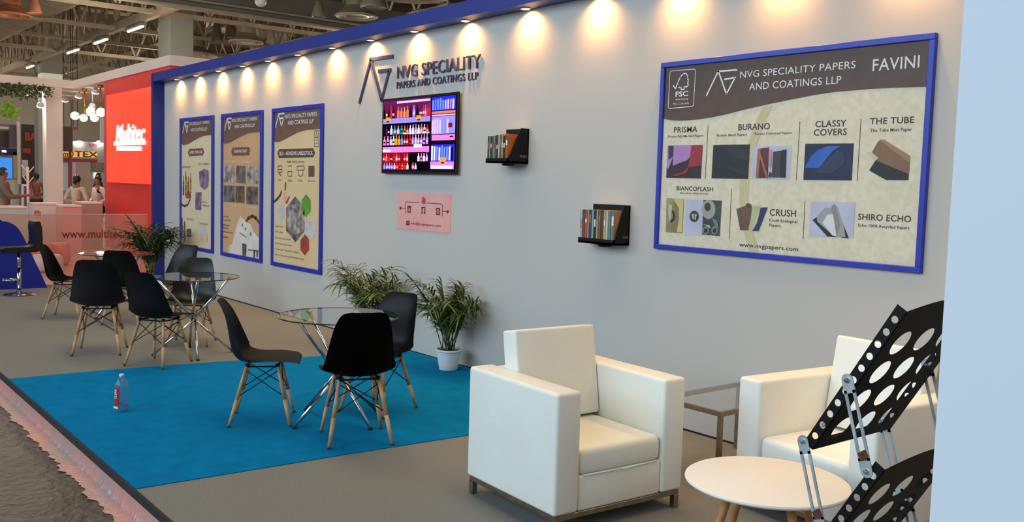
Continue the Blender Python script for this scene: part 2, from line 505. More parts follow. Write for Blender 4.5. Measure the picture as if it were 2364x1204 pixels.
# round air diffusers, cone-shaped lamps and ducts
VENT = mat('duct_metal', (150, 140, 116), 0.55, 0.2, noise=(3, (134, 124, 102)))
VENT2 = mat('vent_rim', (190, 178, 150), 0.5, 0.1, noise=(3, (178, 166, 140)))
ORNG = mat('orange_lit_tint', (186, 116, 74), 0.6, noise=(3, (170, 104, 66)))  # orange light on the corner vent and cone, painted in as their colour
def diffuser(px, py, rpx, neck, label, m1=VENT, m2=VENT2, z=6.5):
    p = FP(px, py, z); D = (p - EYE).dot(_f); r = rpx * D / FPX
    t = thing('air_diffuser', label, 'air vent', p, 0, 'round air vents under the hall roof')
    MB().lathe([(r * 0.99, 0.02), (r, 0.0), (r * 0.93, -0.03), (r * 0.86, 0.03), (r * 0.62, 0.05), (r * 0.6, 0.0), (r * 0.5, -0.01), (r * 0.48, 0.05), (0.0, 0.06)], n=36).build('rim', m2, t, smooth=35)
    MB().lathe([(r * 0.97, 0.03), (r * 0.6, 0.22), (r * 0.5, 0.3), (r * 0.5, 0.5 * neck), (r * 0.47, 0.5 * neck), (r * 0.47, neck)], n=36).build('neck', m1, t, smooth=35)
diffuser(823, 38, 50, 2.2, 'round grey air vent with a wide rim just above the blue fascia')
diffuser(569, 97, 40, 2.4, 'round air vent between three cone lamps above the blue fascia')
diffuser(438, 126, 66, 2.4, 'round air vent partly hidden behind the concrete column')
diffuser(22, 34, 46, 2.2, 'round air vent tinted as if orange-lit, in the upper corner of the hall roof', ORNG, ORNG)
diffuser(950, -10, 90, 2.2, 'round air vent at the top edge above the slanting logo')
def cone(px, py, wpx, hpx, label, m=VENT, z=6.5):
    p = FP(px, py, z); D = (p - EYE).dot(_f); r = wpx / 2 * D / FPX; h = hpx * D / FPX
    t = thing('cone_lamp', label, 'light', p, 0, 'cone-shaped hall lamps')
    MB().lathe([(r * 0.92, 0.02), (r, 0.0), (r * 1.02, 0.04), (r * 0.5, h * 0.95), (r * 0.42, h), (0.03, h + 0.02), (0.03, h + 2.5), (0, h + 2.5)], n=24).build('shade', m, t, smooth=40)
    MB().lathe([(r * 0.9, 0.03), (r * 0.3, 0.12), (0, 0.13)], n=24).build('reflector', VENT2, t, smooth=40)
cone(736, 39, 32, 36, 'cone-shaped hall lamp left of the wide-rimmed air vent')
cone(501, 99, 27, 46, 'cone-shaped hall lamp, left one beside the round air vent')
cone(533, 88, 28, 42, 'cone-shaped hall lamp directly behind the round air vent', VENT, 6.8)
cone(624, 100, 26, 42, 'cone-shaped hall lamp, right one beside the round air vent')
cone(79, 31, 33, 34, 'cone-shaped hall lamp tinted as if orange-lit, beside the tinted air vent', ORNG)
cone(862, 18, 60, 40, 'large cone-shaped hall lamp behind the wide-rimmed air vent')
def duct(px0, px1, D, r, label, rib):
    a, b = EYE + ray(*px0) * D[0], EYE + ray(*px1) * D[1]
    t = thing('air_duct', label, 'duct', a, 0, None)
    d = b - a; L = d.length
    n = int(L / rib); prof = []
    for i in range(n + 1):
        z = L * i / n
        prof += [(r, z - rib * 0.3), (r * 1.05, z), (r, z + rib * 0.3)]
    MB().lathe(prof, n=28, M=d.to_track_quat('Z', 'Y').to_matrix()).build('duct_shell', VENT, t, smooth=50)
duct((440, 30), (860, 108), (42, 40), 0.6, 'ribbed air duct running under the girder behind the fascia', 0.22)
duct((-70, 75), (300, -120), (38, 27), 0.75, 'thick ribbed air duct climbing to the top edge of the hall', 0.5)
p = EYE + ray(602, 2) * 26
t = thing('globe_lamp', 'pale globe lamp at the top edge above the fascia', 'light', p)
MB().ball((0, 0, 0), 0.17).build('globe', mat('opal_glass', (226, 220, 196), 0.3, noise=(5, (220, 214, 190))), t)
MB().tube((0, 0, 0.15), (0, 0, 1.6), 0.02, n=8).build('stem', FIX, t)
# ------------------------------------------------------------------ lettering and emblem on the long wall
z6 = Z(820, 110, 3.884)
t = thing('wall_emblem', 'slate blue emblem of slanting bars on the wall, left of the raised lettering', 'sign', (WP(870, 180).x, YW, WP(870, 180).z))
def rel(mb, t):   # geometry built in world space, re-based on its thing
    M = Matrix.Translation(-V(t.location))
    for v in mb.b.verts: v.co = M @ v.co
    return mb
for nm, ln in (('bar', [z6(45, 495), z6(147, 112)]), ('top_bar', [z6(143, 104), z6(342, 80)]), ('bar', [z6(152, 112), z6(246, 478)]), ('bar', [z6(243, 470), z6(312, 212)]), ('short_bar', [z6(220, 214), z6(322, 202)])):
    mb = MB(); strokes(mb, [ln], 0.027 if 'bar' == nm else 0.038, YW - 0.001, None, 0.018)
    rel(mb, t).build(nm, SLOGO, t)
t = thing('wall_lettering', 'two rows of raised slate lettering on the wall just above the television', 'sign', (WP(1010, 170).x, YW, WP(1010, 170).z))
mb = MB(); wtext(mb, 'NVG SPECIALITY', z6(378, 272), z6(1122, 188), z6(378, 165), None, YW - 0.012, 0.0, depth=0.014, space=1.06); rel(mb, t).build('lettering', SLOGO, t)
mb = MB(); wtext(mb, 'PAPERS AND COATINGS LLP', z6(374, 364), z6(1100, 290), z6(374, 303), None, YW - 0.008, -0.004, depth=0.012, space=1.1); rel(mb, t).build('lettering', SLOGO, t)

# ------------------------------------------------------------------ television
KT = (YW - 0.046) / YW                       # the screen's front stands proud of the wall
TX0, TX1, TZ0, TZ1 = -8.531 * KT, -7.168 * KT, 1.7 + 0.091 * KT, 1.7 + 0.860 * KT
t = thing('television', 'black television on the wall showing shelves of bottles', 'television', ((TX0 + TX1) / 2, YW, (TZ0 + TZ1) / 2))
TW, TH = TX1 - TX0, TZ1 - TZ0
BEZ = mat('tv_bezel', (12, 9, 11), 0.35, spec=0.3, noise=(12, (16, 12, 14)))
mb = MB(); FR = -0.046
mb.box((0, -0.0265, 0), (TW - 0.05, 0.029, TH - 0.05), bev=0.008)
for s in (-1, 1):
    mb.box((0, FR + 0.008, s * (TH / 2 - 0.012)), (TW, 0.02, 0.024), bev=0.003)
    mb.box((s * (TW / 2 - 0.011), FR + 0.008, 0), (0.022, 0.02, TH - 0.048), bev=0.003)
mb.build('housing', BEZ, t)
MB().box((0, -0.00675, 0), (0.5, 0.0105, 0.4)).build('wall_bracket', BLACKM, t)
SW, SH = TW - 0.042, TH - 0.046
def scr(u, v, k): return (-SW / 2 + u * SW, FR - 0.0002 * k - 0.001, SH / 2 - v * SH)
PC = {n: glow('screen_' + n, c, s) for n, c, s in (('dark', (22, 14, 34), 1), ('black', (10, 8, 16), 1), ('lilac', (176, 140, 250), 1.25), ('pink', (250, 130, 214), 1.3), ('white', (250, 244, 255), 1.5), ('red', (232, 34, 40), 1.3),
      ('coral', (250, 120, 100), 1.3), ('orange', (250, 160, 40), 1.3), ('teal', (20, 170, 160), 1.2), ('blue', (40, 40, 240), 1.3), ('sky', (110, 150, 250), 1.3), ('plum', (110, 30, 90), 1.1), ('maroon', (130, 16, 34), 1.2), ('pale', (214, 196, 250), 1.35))}
mb = MB()
k = [0]
def q(u0, v0, u1, v1, c):
    k[0] += 1
    kk = 1 + (k[0] % 3)
    mb.face([scr(u0, v0, kk), scr(u0, v1, kk), scr(u1, v1, kk), scr(u1, v0, kk)], PC[c])
def lay(n): k[0] = 3 * n
mb.face([scr(0, 0, 0), scr(0, 1, 0), scr(1, 1, 0), scr(1, 0, 0)], PC['dark'])
def qq(u0, v0, u1, v1, c, l):
    mb.face([scr(u0, v0, l), scr(u0, v1, l), scr(u1, v1, l), scr(u1, v0, l)], PC[c])
def bottles(u0, u1, v0, v1, n, cols, l, caps=None):
    w = (u1 - u0) / n
    for i in range(n):
        c = cols[i % len(cols)] if not callable(cols) else cols(i)
        a = u0 + w * (i + 0.12); b = a + w * 0.76; m_ = (a + b) / 2; nk = w * 0.15
        h = v1 - v0; vt = v0 + random.uniform(0, 0.12) * h
        P = [(a, v1), (b, v1), (b, vt + 0.42 * h), (m_ + nk, vt + 0.26 * h), (m_ + nk, vt), (m_ - nk, vt), (m_ - nk, vt + 0.26 * h), (a, vt + 0.42 * h)]
        mb.face([scr(u, v, l) for u, v in P], PC[c])
        qq(a + w * 0.08, v0 + 0.62 * h, b - w * 0.08, v0 + 0.8 * h, random.choice(['white', 'pale', c, 'black']), l + 1)
qq(0.0, 0.0, 0.67, 0.06, 'plum', 1); qq(0.2, 0.02, 0.66, 0.05, 'pale', 2)
qq(0.0, 0.06, 0.67, 0.25, 'plum', 1)
bottles(0.0, 0.2, 0.07, 0.25, 6, ['black', 'maroon', 'dark', 'red'], 2)
bottles(0.2, 0.42, 0.09, 0.25, 5, ['coral', 'coral', 'orange', 'coral', 'dark'], 2)
bottles(0.42, 0.56, 0.09, 0.25, 3, ['lilac', 'dark', 'plum'], 2)
bottles(0.56, 0.67, 0.08, 0.25, 4, ['red', 'coral', 'red', 'red'], 2)
qq(0.0, 0.255, 0.665, 0.325, 'lilac', 2)
for u in (0.04, 0.48): qq(u, 0.235, u + 0.065, 0.285, 'orange', 4); qq(u + 0.01, 0.285, u + 0.05, 0.305, 'black', 4)
for i in range(12): qq(0.02 + i * 0.053, 0.275, 0.05 + i * 0.053, 0.30, 'sky', 3)
qq(0.0, 0.325, 0.665, 0.65, 'black', 1)
bottles(0.01, 0.1, 0.35, 0.48, 3, ['dark', 'plum', 'dark'], 2)
bottles(0.1, 0.3, 0.345, 0.48, 4, ['pale', 'teal', 'pink', 'teal'], 2)
bottles(0.3, 0.65, 0.35, 0.48, 9, ['coral', 'red', 'white', 'pale', 'lilac', 'white', 'coral', 'pale', 'red'], 2)
bottles(0.0, 0.1, 0.49, 0.63, 2, ['pink', 'pink'], 2)
bottles(0.1, 0.3, 0.485, 0.63, 5, ['pale', 'white', 'orange', 'orange', 'sky'], 2)
bottles(0.3, 0.65, 0.485, 0.63, 9, ['red', 'red', 'red', 'lilac', 'pale', 'pink', 'lilac', 'pink', 'lilac'], 2)
qq(0.0, 0.655, 0.66, 0.735, 'pink', 2); qq(0.0, 0.69, 0.12, 0.725, 'white', 3); qq(0.45, 0.63, 0.56, 0.67, 'white', 3)
qq(0.0, 0.735, 0.38, 0.98, 'maroon', 1); qq(0.38, 0.735, 0.66, 0.98, 'black', 1)
bottles(0.0, 0.38, 0.75, 0.86, 10, ['red', 'coral', 'red', 'maroon'], 2)
bottles(0.5, 0.65, 0.74, 0.86, 4, ['white', 'pink', 'white', 'pink'], 2)
bottles(0.01, 0.2, 0.875, 0.97, 5, ['lilac', 'sky', 'sky', 'lilac', 'pale'], 2)
bottles(0.2, 0.35, 0.875, 0.97, 4, ['red', 'red', 'coral', 'red'], 2)
bottles(0.35, 0.5, 0.875, 0.97, 4, ['white', 'dark', 'coral', 'pale'], 2)
for (v0, v1, a, b) in ((0.01, 0.19, 'blue', 'pale'), (0.27, 0.5, 'lilac', 'pale'), (0.64, 0.86, 'blue', 'sky')):
    qq(0.685, v0, 0.985, v1, a, 1)
    for i in range(9):
        u = 0.69 + i * 0.032
        qq(u, v0 + random.uniform(0.01, 0.05), u + 0.02, v1 - 0.01, random.choice([b, 'sky', 'lilac', 'white', 'black' if v0 > 0.6 else 'pale']), 2)
qq(0.685, 0.2, 0.985, 0.235, 'coral', 2); qq(0.685, 0.245, 0.985, 0.262, 'pale', 2)
qq(0.69, 0.51, 0.985, 0.585, 'pink', 2); qq(0.9, 0.36, 0.95, 0.42, 'maroon', 3); qq(0.92, 0.53, 0.965, 0.55, 'black', 3)
qq(0.68, 0.865, 0.98, 0.965, 'pink', 2); qq(0.8, 0.81, 0.88, 0.87, 'orange', 3); qq(0.82, 0.87, 0.86, 0.89, 'black', 3); qq(0.69, 0.92, 0.96, 0.96, 'white', 3)
add_text(mb, 'Formation and colors', scr(0.3, 0.485, 6), (1, 0, 0), (0, 0, 1), 0.36 * SW, 0.022, PC['white'], 0.01)
mb.build('screen', None, t, fix=False)

# ------------------------------------------------------------------ pink contact sign below the screen
ps = Z(910, 435, 10.943)
t = thing('contact_sign', 'pale pink contact sign with dark icons below the television', 'sign', (WP(980, 490).x, YW, WP(980, 490).z))
PINK = mat('pink_acrylic', (238, 176, 168), 0.3, spec=0.5, noise=(2.2, (242, 160, 150), 3), coat=0.2)
DRED = mat('dark_red_print', (92, 22, 24), 0.5, noise=(20, (104, 28, 30)))
RREED = mat('red_leaf_print', (200, 70, 74), 0.5, noise=(20, (188, 62, 66)))
a, b = WP(*ps(90, 70)), WP(*ps(1425, 1110))
b2 = WP(*ps(75, 1015))
zt = (WP(*ps(100, 70)).z + WP(*ps(1450, 150)).z) / 2; zb = (b2.z + b.z) / 2
rel(MB().box(((a.x + b.x) / 2, YW - 0.003, (zt + zb) / 2), (b.x - a.x, 0.006, zt - zb)), t).build('plate', PINK, t)
mb = MB(); y = YW - 0.0075
strokes(mb, [[ps(285, 640), ps(275, 420), ps(290, 335), ps(630, 350)], [ps(820, 362), ps(1190, 385), ps(1220, 440), ps(1215, 700)], [ps(180, 492), ps(280, 498)], [ps(1215, 572), ps(1330, 578)]], 0.006, y, DRED)
for d in (disc(*ps(158, 493), 2.0, 3.6), disc(*ps(1350, 583), 2.3, 4.0)): mb.face([WP(*p, y) for p in d][::-1], DRED)
rel(mb, t).build('connector_lines', None, t, fix=False)
def icon(name, cx, cy, w, h, inner):
    mb = MB()
    c = [ps(cx - w, cy - h), ps(cx - w, cy + h), ps(cx + w, cy + h), ps(cx + w, cy - h)]
    mb.face([WP(*p, y) for p in c], DRED)
    for pts in inner: mb.face([WP(*ps(*p), y - 0.0008) for p in pts], PINK)
    rel(mb, t).build(name, None, t, fix=False)
icon('network_icon', 375, 520, 46, 88, [[(345, 500), (345, 575), (358, 575), (358, 500)], [(345, 465), (345, 485), (358, 485), (358, 465)], [(370, 500), (370, 575), (383, 575), (383, 525), (395, 525), (395, 575), (407, 575), (407, 505), (383, 500)]])
icon('letter_icon', 738, 548, 48, 86, [[(722, 634), (752, 634), (752, 570), (775, 570), (775, 545), (752, 545), (752, 515), (775, 515), (775, 492), (728, 492), (722, 515), (722, 545), (706, 545), (706, 570), (722, 570)]])
icon('camera_icon', 1108, 575, 52, 90, [[(x_, y_) for x_, y_ in disc(1108, 575, 36, 62)]])
mb = MB()
mb.face([WP(*ps(*p), y - 0.0015) for p in disc(1108, 575, 24, 42)][::-1], DRED); mb.face([WP(*ps(*p), y - 0.0022) for p in disc(1108, 575, 12, 22)][::-1], PINK)
rel(mb, t).build('camera_ring', None, t, fix=False)
icon('envelope_icon', 346, 868, 42, 58, [[(306, 838), (346, 880), (386, 842), (386, 832), (346, 866), (306, 828)]])
mb = MB(); wtext(mb, 'info@nvgpapers.com', ps(420, 905), ps(1165, 965), ps(420, 845), None, y, 0.004); rel(mb, t).build('lettering', DRED, t, fix=False)
mb = MB()
for pts in ([(735, 195), (700, 245), (712, 330), (745, 395), (752, 330)], [(745, 195), (760, 320), (752, 395), (790, 360), (788, 270)], [(690, 300), (680, 340), (735, 400)]):
    mb.face([WP(*ps(*p), y - 0.0008) for p in pts], RREED)
rel(mb, t).build('leaf_mark', None, t, fix=False)

# ------------------------------------------------------------------ posters
FRAME = mat('blue_poster_frame', (30, 46, 170), 0.4, noise=(2, (26, 42, 160)))
def frame(t, x0, x1, z0, z1, w=0.052, d=0.032, m_=FRAME):
    mb = MB(); y = YW - d / 2
    for s in (0, 1):
        mb.box(((x0 + x1) / 2, y, (z0 + w / 2, z1 - w / 2)[s]), (x1 - x0, d, w), bev=0.003, seg=1)
        mb.box(((x0 + w / 2, x1 - w / 2)[s], y, (z0 + z1) / 2), (w, d, z1 - z0 - 2 * w), bev=0.003, seg=1)
    rel(mb, t).build('frame', m_, t)
def photo(key, a, b, sc_=9, det=6):
    return mat(key, a, 0.5, noise=(sc_, b, det))
PH = dict(grey=photo('grey_photo', (128, 120, 116), (66, 58, 56), 7), dark=photo('dark_photo', (52, 46, 46), (124, 114, 108), 8), factory=photo('factory_photo', (96, 86, 78), (190, 178, 166), 9),
          yellow=photo('ochre_photo', (120, 100, 62), (60, 50, 46), 10), green=photo('green_photo', (34, 90, 52), (120, 176, 40), 1.6, 2), orange=photo('orange_photo', (216, 152, 104), (236, 206, 176), 5),
          red=photo('red_photo', (146, 52, 36), (176, 84, 52), 5), white=photo('white_photo', (206, 198, 196), (188, 178, 180), 5), purple=photo('violet_photo', (96, 70, 104), (146, 124, 150), 9),
          bottle=photo('bottle_photo', (190, 150, 50), (110, 70, 40), 12), building=photo('building_photo', (226, 218, 206), (208, 198, 184), 4))
def flatrel(name, polys, y, t):
    mb = MB()
    for i, (m_, pts) in enumerate(polys):
        yy = y - i * 0.0006
        mb.face([WP(px, py, yy) for px, py in pts], m_)
    for f in mb.b.faces:
        f.normal_update()
        if f.normal.y > 0: f.normal_flip()
    return rel(mb, t).build(name, None, t, fix=False)
def letters(name, t, y, m_, rows):
    for r in rows:
        mb = MB()
        s, bl, br, tp = r[:4]
        wtext(mb, s, bl, br, tp, m_, y, r[4] if len(r) > 4 else 0.0, space=1.04)
        rel(mb, t).build(name, m_, t, fix=False)
def sheet(t, x0, x1, z0, z1, m_, w=0.05):
    rel(MB().box(((x0 + x1) / 2, YW - 0.008, (z0 + z1) / 2), (x1 - x0 - 2 * w + 0.004, 0.012, z1 - z0 - 2 * w + 0.004)), t).build('print_sheet', m_, t)
PY = YW - 0.0156
A_, B_, C_, D_ = Z(405, 250, 7.083), Z(405, 410, 5.873), Z(615, 235, 5.871), Z(615, 430, 5.736)
KP = (YW - 0.028) / YW
PXS = [(a_ * KP, b_ * KP) for a_, b_ in ((-14.607, -13.245), (-12.936, -11.554), (-11.249, -9.878))]
PZ0, PZ1 = 1.7 - 1.108 * KP, 1.7 + 0.888 * KP
HEADB = mat('brown_header_print', (110, 76, 62), 0.55, noise=(12, (116, 82, 68)))
TAN = mat('tan_print', (198, 152, 108), 0.55, noise=(1.2, (206, 162, 118)))
SAND = mat('sand_print', (216, 186, 138), 0.55, noise=(1.2, (222, 194, 148)))
PALE = mat('pale_cream_print', (212, 194, 158), 0.55, noise=(1.2, (218, 202, 168)))
labs = ['tall poster nearest the blue corner post, with bottles and cans printed on cream', 'tall tan poster between two others, with factory photos and a white building', 'tall sand poster nearest the television, with hexagon pictures and a bullet list']
PT = []
for (x0, x1), lb, m_ in zip(PXS, labs, (PALE, TAN, SAND)):
    t = thing('framed_poster', lb, 'poster', ((x0 + x1) / 2, YW, (PZ0 + PZ1) / 2), 0, 'tall framed posters on the long wall')
    frame(t, x0, x1, PZ0, PZ1); sheet(t, x0, x1, PZ0, PZ1, m_)
    PT.append(t)
def inner(i, w=0.05): return PXS[i][0] + w, PXS[i][1] - w, PZ0 + w, PZ1 - w
def header(i, curve):
    x0, x1, z0, z1 = inner(i)
    P = [WP(px, py) for px, py in curve]
    pts = [V((x0, PY, z1)), V((x0, PY, P[0].z))] + [V((min(max(p.x, x0), x1), PY, p.z)) for p in P[1:-1]] + [V((x1, PY, P[-1].z)), V((x1, PY, z1))]
    mb = MB(); mb.face(pts, HEADB)
    rel(mb, PT[i]).build('header_band', None, PT[i], fix=False)
header(0, [A_(95, 580), A_(150, 603), A_(205, 592), A_(300, 540), A_(400, 482), A_(500, 446), A_(580, 440)])
header(1, [A_(760, 570), A_(840, 580), A_(930, 550), A_(1050, 480), A_(1200, 412), A_(1300, 396), A_(1372, 393)])
header(2, [C_(95, 535), C_(150, 548), C_(210, 538), C_(320, 478), C_(440, 415), C_(560, 382), C_(715, 370)])
def emblem(t, pts, w, y, m_=WINK):
    mb = MB(); strokes(mb, pts, w, y, m_); rel(mb, t).build('emblem', m_, t, fix=False)
emblem(PT[0], [[A_(118, 400), A_(155, 225)], [A_(150, 228), A_(215, 222)], [A_(158, 240), A_(185, 398)], [A_(185, 398), A_(208, 285)], [A_(175, 292), A_(208, 285)]], 0.02, PY - .001)
emblem(PT[1], [[A_(806, 355), A_(845, 165)], [A_(842, 168), A_(915, 162)], [A_(850, 180), A_(880, 355)], [A_(880, 355), A_(910, 220)], [A_(865, 228), A_(912, 222)]], 0.02, PY - .001)
emblem(PT[2], [[C_(124, 345), C_(165, 165)], [C_(160, 165), C_(242, 157)], [C_(168, 180), C_(205, 330)], [C_(205, 330), C_(235, 215)], [C_(185, 225), C_(238, 217)]], 0.02, PY - .001)
letters('lettering', PT[0], PY - .001, WINK, [('NVG SPECIALITY PAPERS', A_(222, 277), A_(553, 245), A_(222, 233), .006), ('AND COATINGS LLP', A_(250, 378), A_(520, 358), A_(250, 328), .006)])
letters('lettering', PT[1], PY - .001, WINK, [('NVG SPECIALITY PAPERS', A_(925, 225), A_(1335, 195), A_(925, 172), .006), ('AND COATINGS LLP', A_(965, 325), A_(1295, 300), A_(965, 272), .006)])
letters('lettering', PT[2], PY - .001, WINK, [('NVG SPECIALITY PAPERS', C_(250, 225), C_(685, 190), C_(250, 172), .006), ('AND COATINGS LLP', C_(290, 310), C_(635, 285), C_(290, 257), .006)])
flatrel('title_badge', [(HEADB, [A_(205, 720), A_(222, 662), A_(450, 650), A_(468, 708), A_(450, 768), A_(222, 785)])], PY, PT[0])
flatrel('title_badge', [(HEADB, [A_(912, 705), A_(935, 640), A_(1203, 630), A_(1220, 690), A_(1203, 765), A_(935, 775)])], PY, PT[1])
flatrel('title_badge', [(mat('deep_brown_print', (84, 58, 50), 0.55, noise=(12, (90, 64, 55))), [C_(148, 695), C_(172, 640), C_(635, 628), C_(660, 688), C_(635, 748), C_(172, 762)])], PY, PT[2])
letters('title', PT[0], PY - .001, WINK, [('LABEL END USE', A_(232, 740), A_(440, 728), A_(232, 700), .012)])
letters('title', PT[1], PY - .001, WINK, [('OUR FACTORY', A_(958, 727), A_(1168, 715), A_(958, 682), .012)])
letters('title', PT[2], PY - .001, WINK, [('SELF - ADHESIVE LABELSTOCK', C_(172, 725), C_(628, 712), C_(172, 678), .012)])
def rect(f, x0, y0, x1, y1): return [f(x0, y0), f(x0, y1), f(x1, y1), f(x1, y0)]
# first poster
t = PT[0]
BROWNR = mat('brown_ring_print', (96, 62, 50), 0.55, noise=(12, (102, 68, 56)))
mb = MB(); strokes(mb, [[B_(62, 320), B_(85, 362), B_(125, 385), B_(165, 365), B_(195, 300), B_(205, 230)]], 0.035, PY, BROWNR); rel(mb, t).build('ring_motif', BROWNR, t, fix=False)
for i, (x, y0, y1, w, k_) in enumerate(((108, -30, 235, 20, 'yellow'), (140, -90, 240, 22, 'bottle'), (172, -20, 235, 20, 'yellow'), (204, -60, 205, 18, 'bottle'))):
    flatrel('bottle_picture', [(PH[k_], [B_(x - w / 2, y1), B_(x + w / 2, y1), B_(x + w / 2, y0 + 90), B_(x + 4, y0 + 50), B_(x + 4, y0), B_(x - 4, y0), B_(x - 4, y0 + 50), B_(x - w / 2, y0 + 90)])], PY - .0012, t)
flatrel('fruit_picture', [(PH['red'], [B_(130, 240), B_(160, 180), B_(200, 190), B_(210, 270), B_(150, 280)])], PY - .002, t)
flatrel('can_picture', [(PH['purple'], [A_(382, 1040), A_(470, 985), A_(540, 1010), A_(548, 1130), A_(535, 1270), A_(480, 1330), A_(400, 1270)])], PY, t)
flatrel('box_picture', [(PH['purple'], [B_(272, 200), B_(355, 195), B_(350, 440), B_(268, 430)])], PY, t)
flatrel('bottle_picture', [(PH['dark'], rect(B_, 80, 650, 102, 805)), (PH['yellow'], rect(B_, 84, 540, 96, 650)), (PH['dark'], rect(B_, 110, 690, 134, 815)), (PH['yellow'], rect(B_, 114, 590, 130, 690))], PY, t)
flatrel('tin_picture', [(PH['dark'], rect(B_, 150, 690, 215, 800))], PY, t)
flatrel('carton_picture', [(PH['white'], [B_(330, 650), B_(400, 640), B_(430, 780), B_(325, 790)]), (PH['orange'], [B_(325, 790), B_(432, 780), B_(430, 870), B_(322, 865)])], PY, t)
letters('caption', t, PY, INK, [('FOIL STAMPING', A_(375, 930), A_(545, 925), A_(375, 895)), ('BEVERAGES', A_(115, 978), A_(245, 968), A_(115, 945)), ('BOTTLE', B_(160, 575), B_(240, 580), B_(160, 548)), ('CARTON BOX', B_(325, 635), B_(440, 640), B_(325, 612)),
                              ('METAL', B_(365, 340), B_(430, 345), B_(365, 318)), ('LAMINATES', B_(365, 390), B_(458, 395), B_(365, 368)), ('www.nvgpapers.com', B_(210, 938), B_(330, 950), B_(210, 922))])
# second poster
t = PT[1]
z5 = Z(400, 240, 3.011)
for x0, y0, x1, y1, k_ in ((350, 425, 425, 542, 'factory'), (437, 428, 502, 547, 'grey'), (512, 428, 590, 548, 'factory'), (350, 565, 428, 678, 'grey'), (432, 568, 495, 684, 'yellow'), (508, 572, 588, 694, 'dark')):
    flatrel('factory_picture', [(PH[k_], [z5(x0, y0), z5(x0, y1), z5(x1, y1 + 5), z5(x1, y0 + 2)])], PY, t)
flatrel('building_picture', [(PH['building'], [B_(722, 920), B_(770, 900), B_(815, 700), B_(880, 515), B_(960, 600), B_(1020, 630), B_(1060, 730), B_(1132, 820), B_(1132, 1105), B_(722, 1030)]),
        (PH['dark'], [B_(905, 885), B_(965, 900), B_(958, 1078), B_(905, 1065)]), (PH['grey'], [B_(985, 965), B_(1132, 985), B_(1132, 1005), B_(985, 985)]), (PH['dark'], [B_(1060, 990), B_(1080, 992), B_(1075, 1095), B_(1055, 1090)]),
        (PH['dark'], rect(B_, 1095, 1000, 1118, 1070)), (PH['grey'], rect(B_, 900, 620, 914, 655)), (PH['grey'], rect(B_, 940, 670, 954, 710)), (PH['grey'], rect(B_, 1010, 740, 1024, 785)), (PH['grey'], [B_(870, 740), B_(960, 800), B_(960, 812), B_(870, 752)])], PY - .0012, t)
mb = MB(); strokes(mb, [[B_(960, 600), B_(985, 548), B_(1040, 518), B_(1090, 545), B_(1132, 605)]], 0.045, PY, BROWNR); rel(mb, t).build('ring_motif', BROWNR, t, fix=False)
letters('caption', t, PY, INK, [('Large', B_(650, 530), B_(720, 535), B_(650, 508)), ('Capacity', B_(650, 580), B_(750, 588), B_(650, 556)), ('High Speed', B_(645, 650), B_(730, 655), B_(645, 622)), ('Machines', B_(645, 690), B_(720, 695), B_(645, 664)), ('Warehouse', B_(645, 745), B_(780, 752), B_(645, 720)), ('Quality', B_(645, 810), B_(715, 818), B_(645, 785))])
letters('caption', t, PY, WINK, [('SLITTING LINE', A_(790, 885), A_(960, 875), A_(790, 862)), ('COATING LINE', A_(1095, 890), A_(1250, 880), A_(1095, 865)), ('STORE', B_(765, 382), B_(830, 388), B_(765, 362)), ('PACKING', B_(975, 408), B_(1100, 416), B_(975, 385))])
# third poster
t = PT[2]
def hexa(f, x, y, w, h): return [f(x, y - h), f(x - w, y - h * .5), f(x - w, y + h * .5), f(x, y + h), f(x + w, y + h * .5), f(x + w, y - h * .5)]
EDGE = mat('pale_print_edge', (228, 206, 170), 0.55, noise=(8, (222, 200, 164)))
for nm, x, y, w, h, k_ in (('paper_picture', 270, 140, 46, 95, 'orange'), ('material_picture', 188, 340, 46, 130, 'white'), ('material_picture', 540, 560, 44, 130, 'white'), ('material_picture', 605, 560, 42, 130, 'white'), ('green_picture', 525, 255, 62, 155, 'green'), ('red_picture', 508, 775, 58, 140, 'red'), ('machine_picture', 382, 435, 122, 305, 'factory')):
    P = [(EDGE, hexa(D_, x, y, w + 5, h + 11)), (PH[k_], hexa(D_, x, y, w, h))]
    if nm == 'machine_picture': P += [(PH['grey'], [D_(382, 130), D_(285, 255), D_(455, 220)]), (PH['grey'], [D_(262, 560), D_(382, 738), D_(500, 590), D_(382, 640)])]
    if nm == 'paper_picture': P += [(PH['red'], [D_(250, 220), D_(272, 230), D_(312, 150), D_(300, 120)])]
    flatrel(nm, P, PY, t)
mb = MB(); strokes(mb, [[D_(92, 208), D_(140, 170), D_(180, 120), D_(200, 65)], [D_(250, 45), D_(250, 0), D_(255, -45)]], 0.035, PY, BROWNR); rel(mb, t).build('ring_motif', BROWNR, t, fix=False)
letters('bullet_list', t, PY, INK, [('- Paper Labels', D_(105, 530), D_(225, 545), D_(105, 508)), ('- Film Labels', D_(105, 605), D_(220, 618), D_(105, 583)), ('- Special Purpose Labels', D_(105, 690), D_(318, 708), D_(105, 668)), ('- Removable Paper Labels', D_(105, 762), D_(338, 788), D_(105, 740)),
                              ('- Thermal Transfer Labels', D_(105, 838), D_(430, 882), D_(105, 815)), ('- Direct Thermal and Self Adhesive Labels', D_(105, 912), D_(495, 970), D_(105, 890)), ('www.nvgpapers.com', D_(300, 1045), D_(465, 1072), D_(300, 1025))])
letters('caption', t, PY, INK, [('PRIME APPLICATIONS', C_(275, 828), C_(512, 825), C_(275, 800), .004), ('Paper', C_(155, 1068), C_(208, 1068), C_(155, 1045)), ('Digital', C_(290, 1075), C_(348, 1076), C_(290, 1050)), ('Pharma', C_(430, 1078), C_(485, 1080), C_(430, 1052)), ('Barcode', C_(565, 1080), C_(655, 1082), C_(565, 1055))])
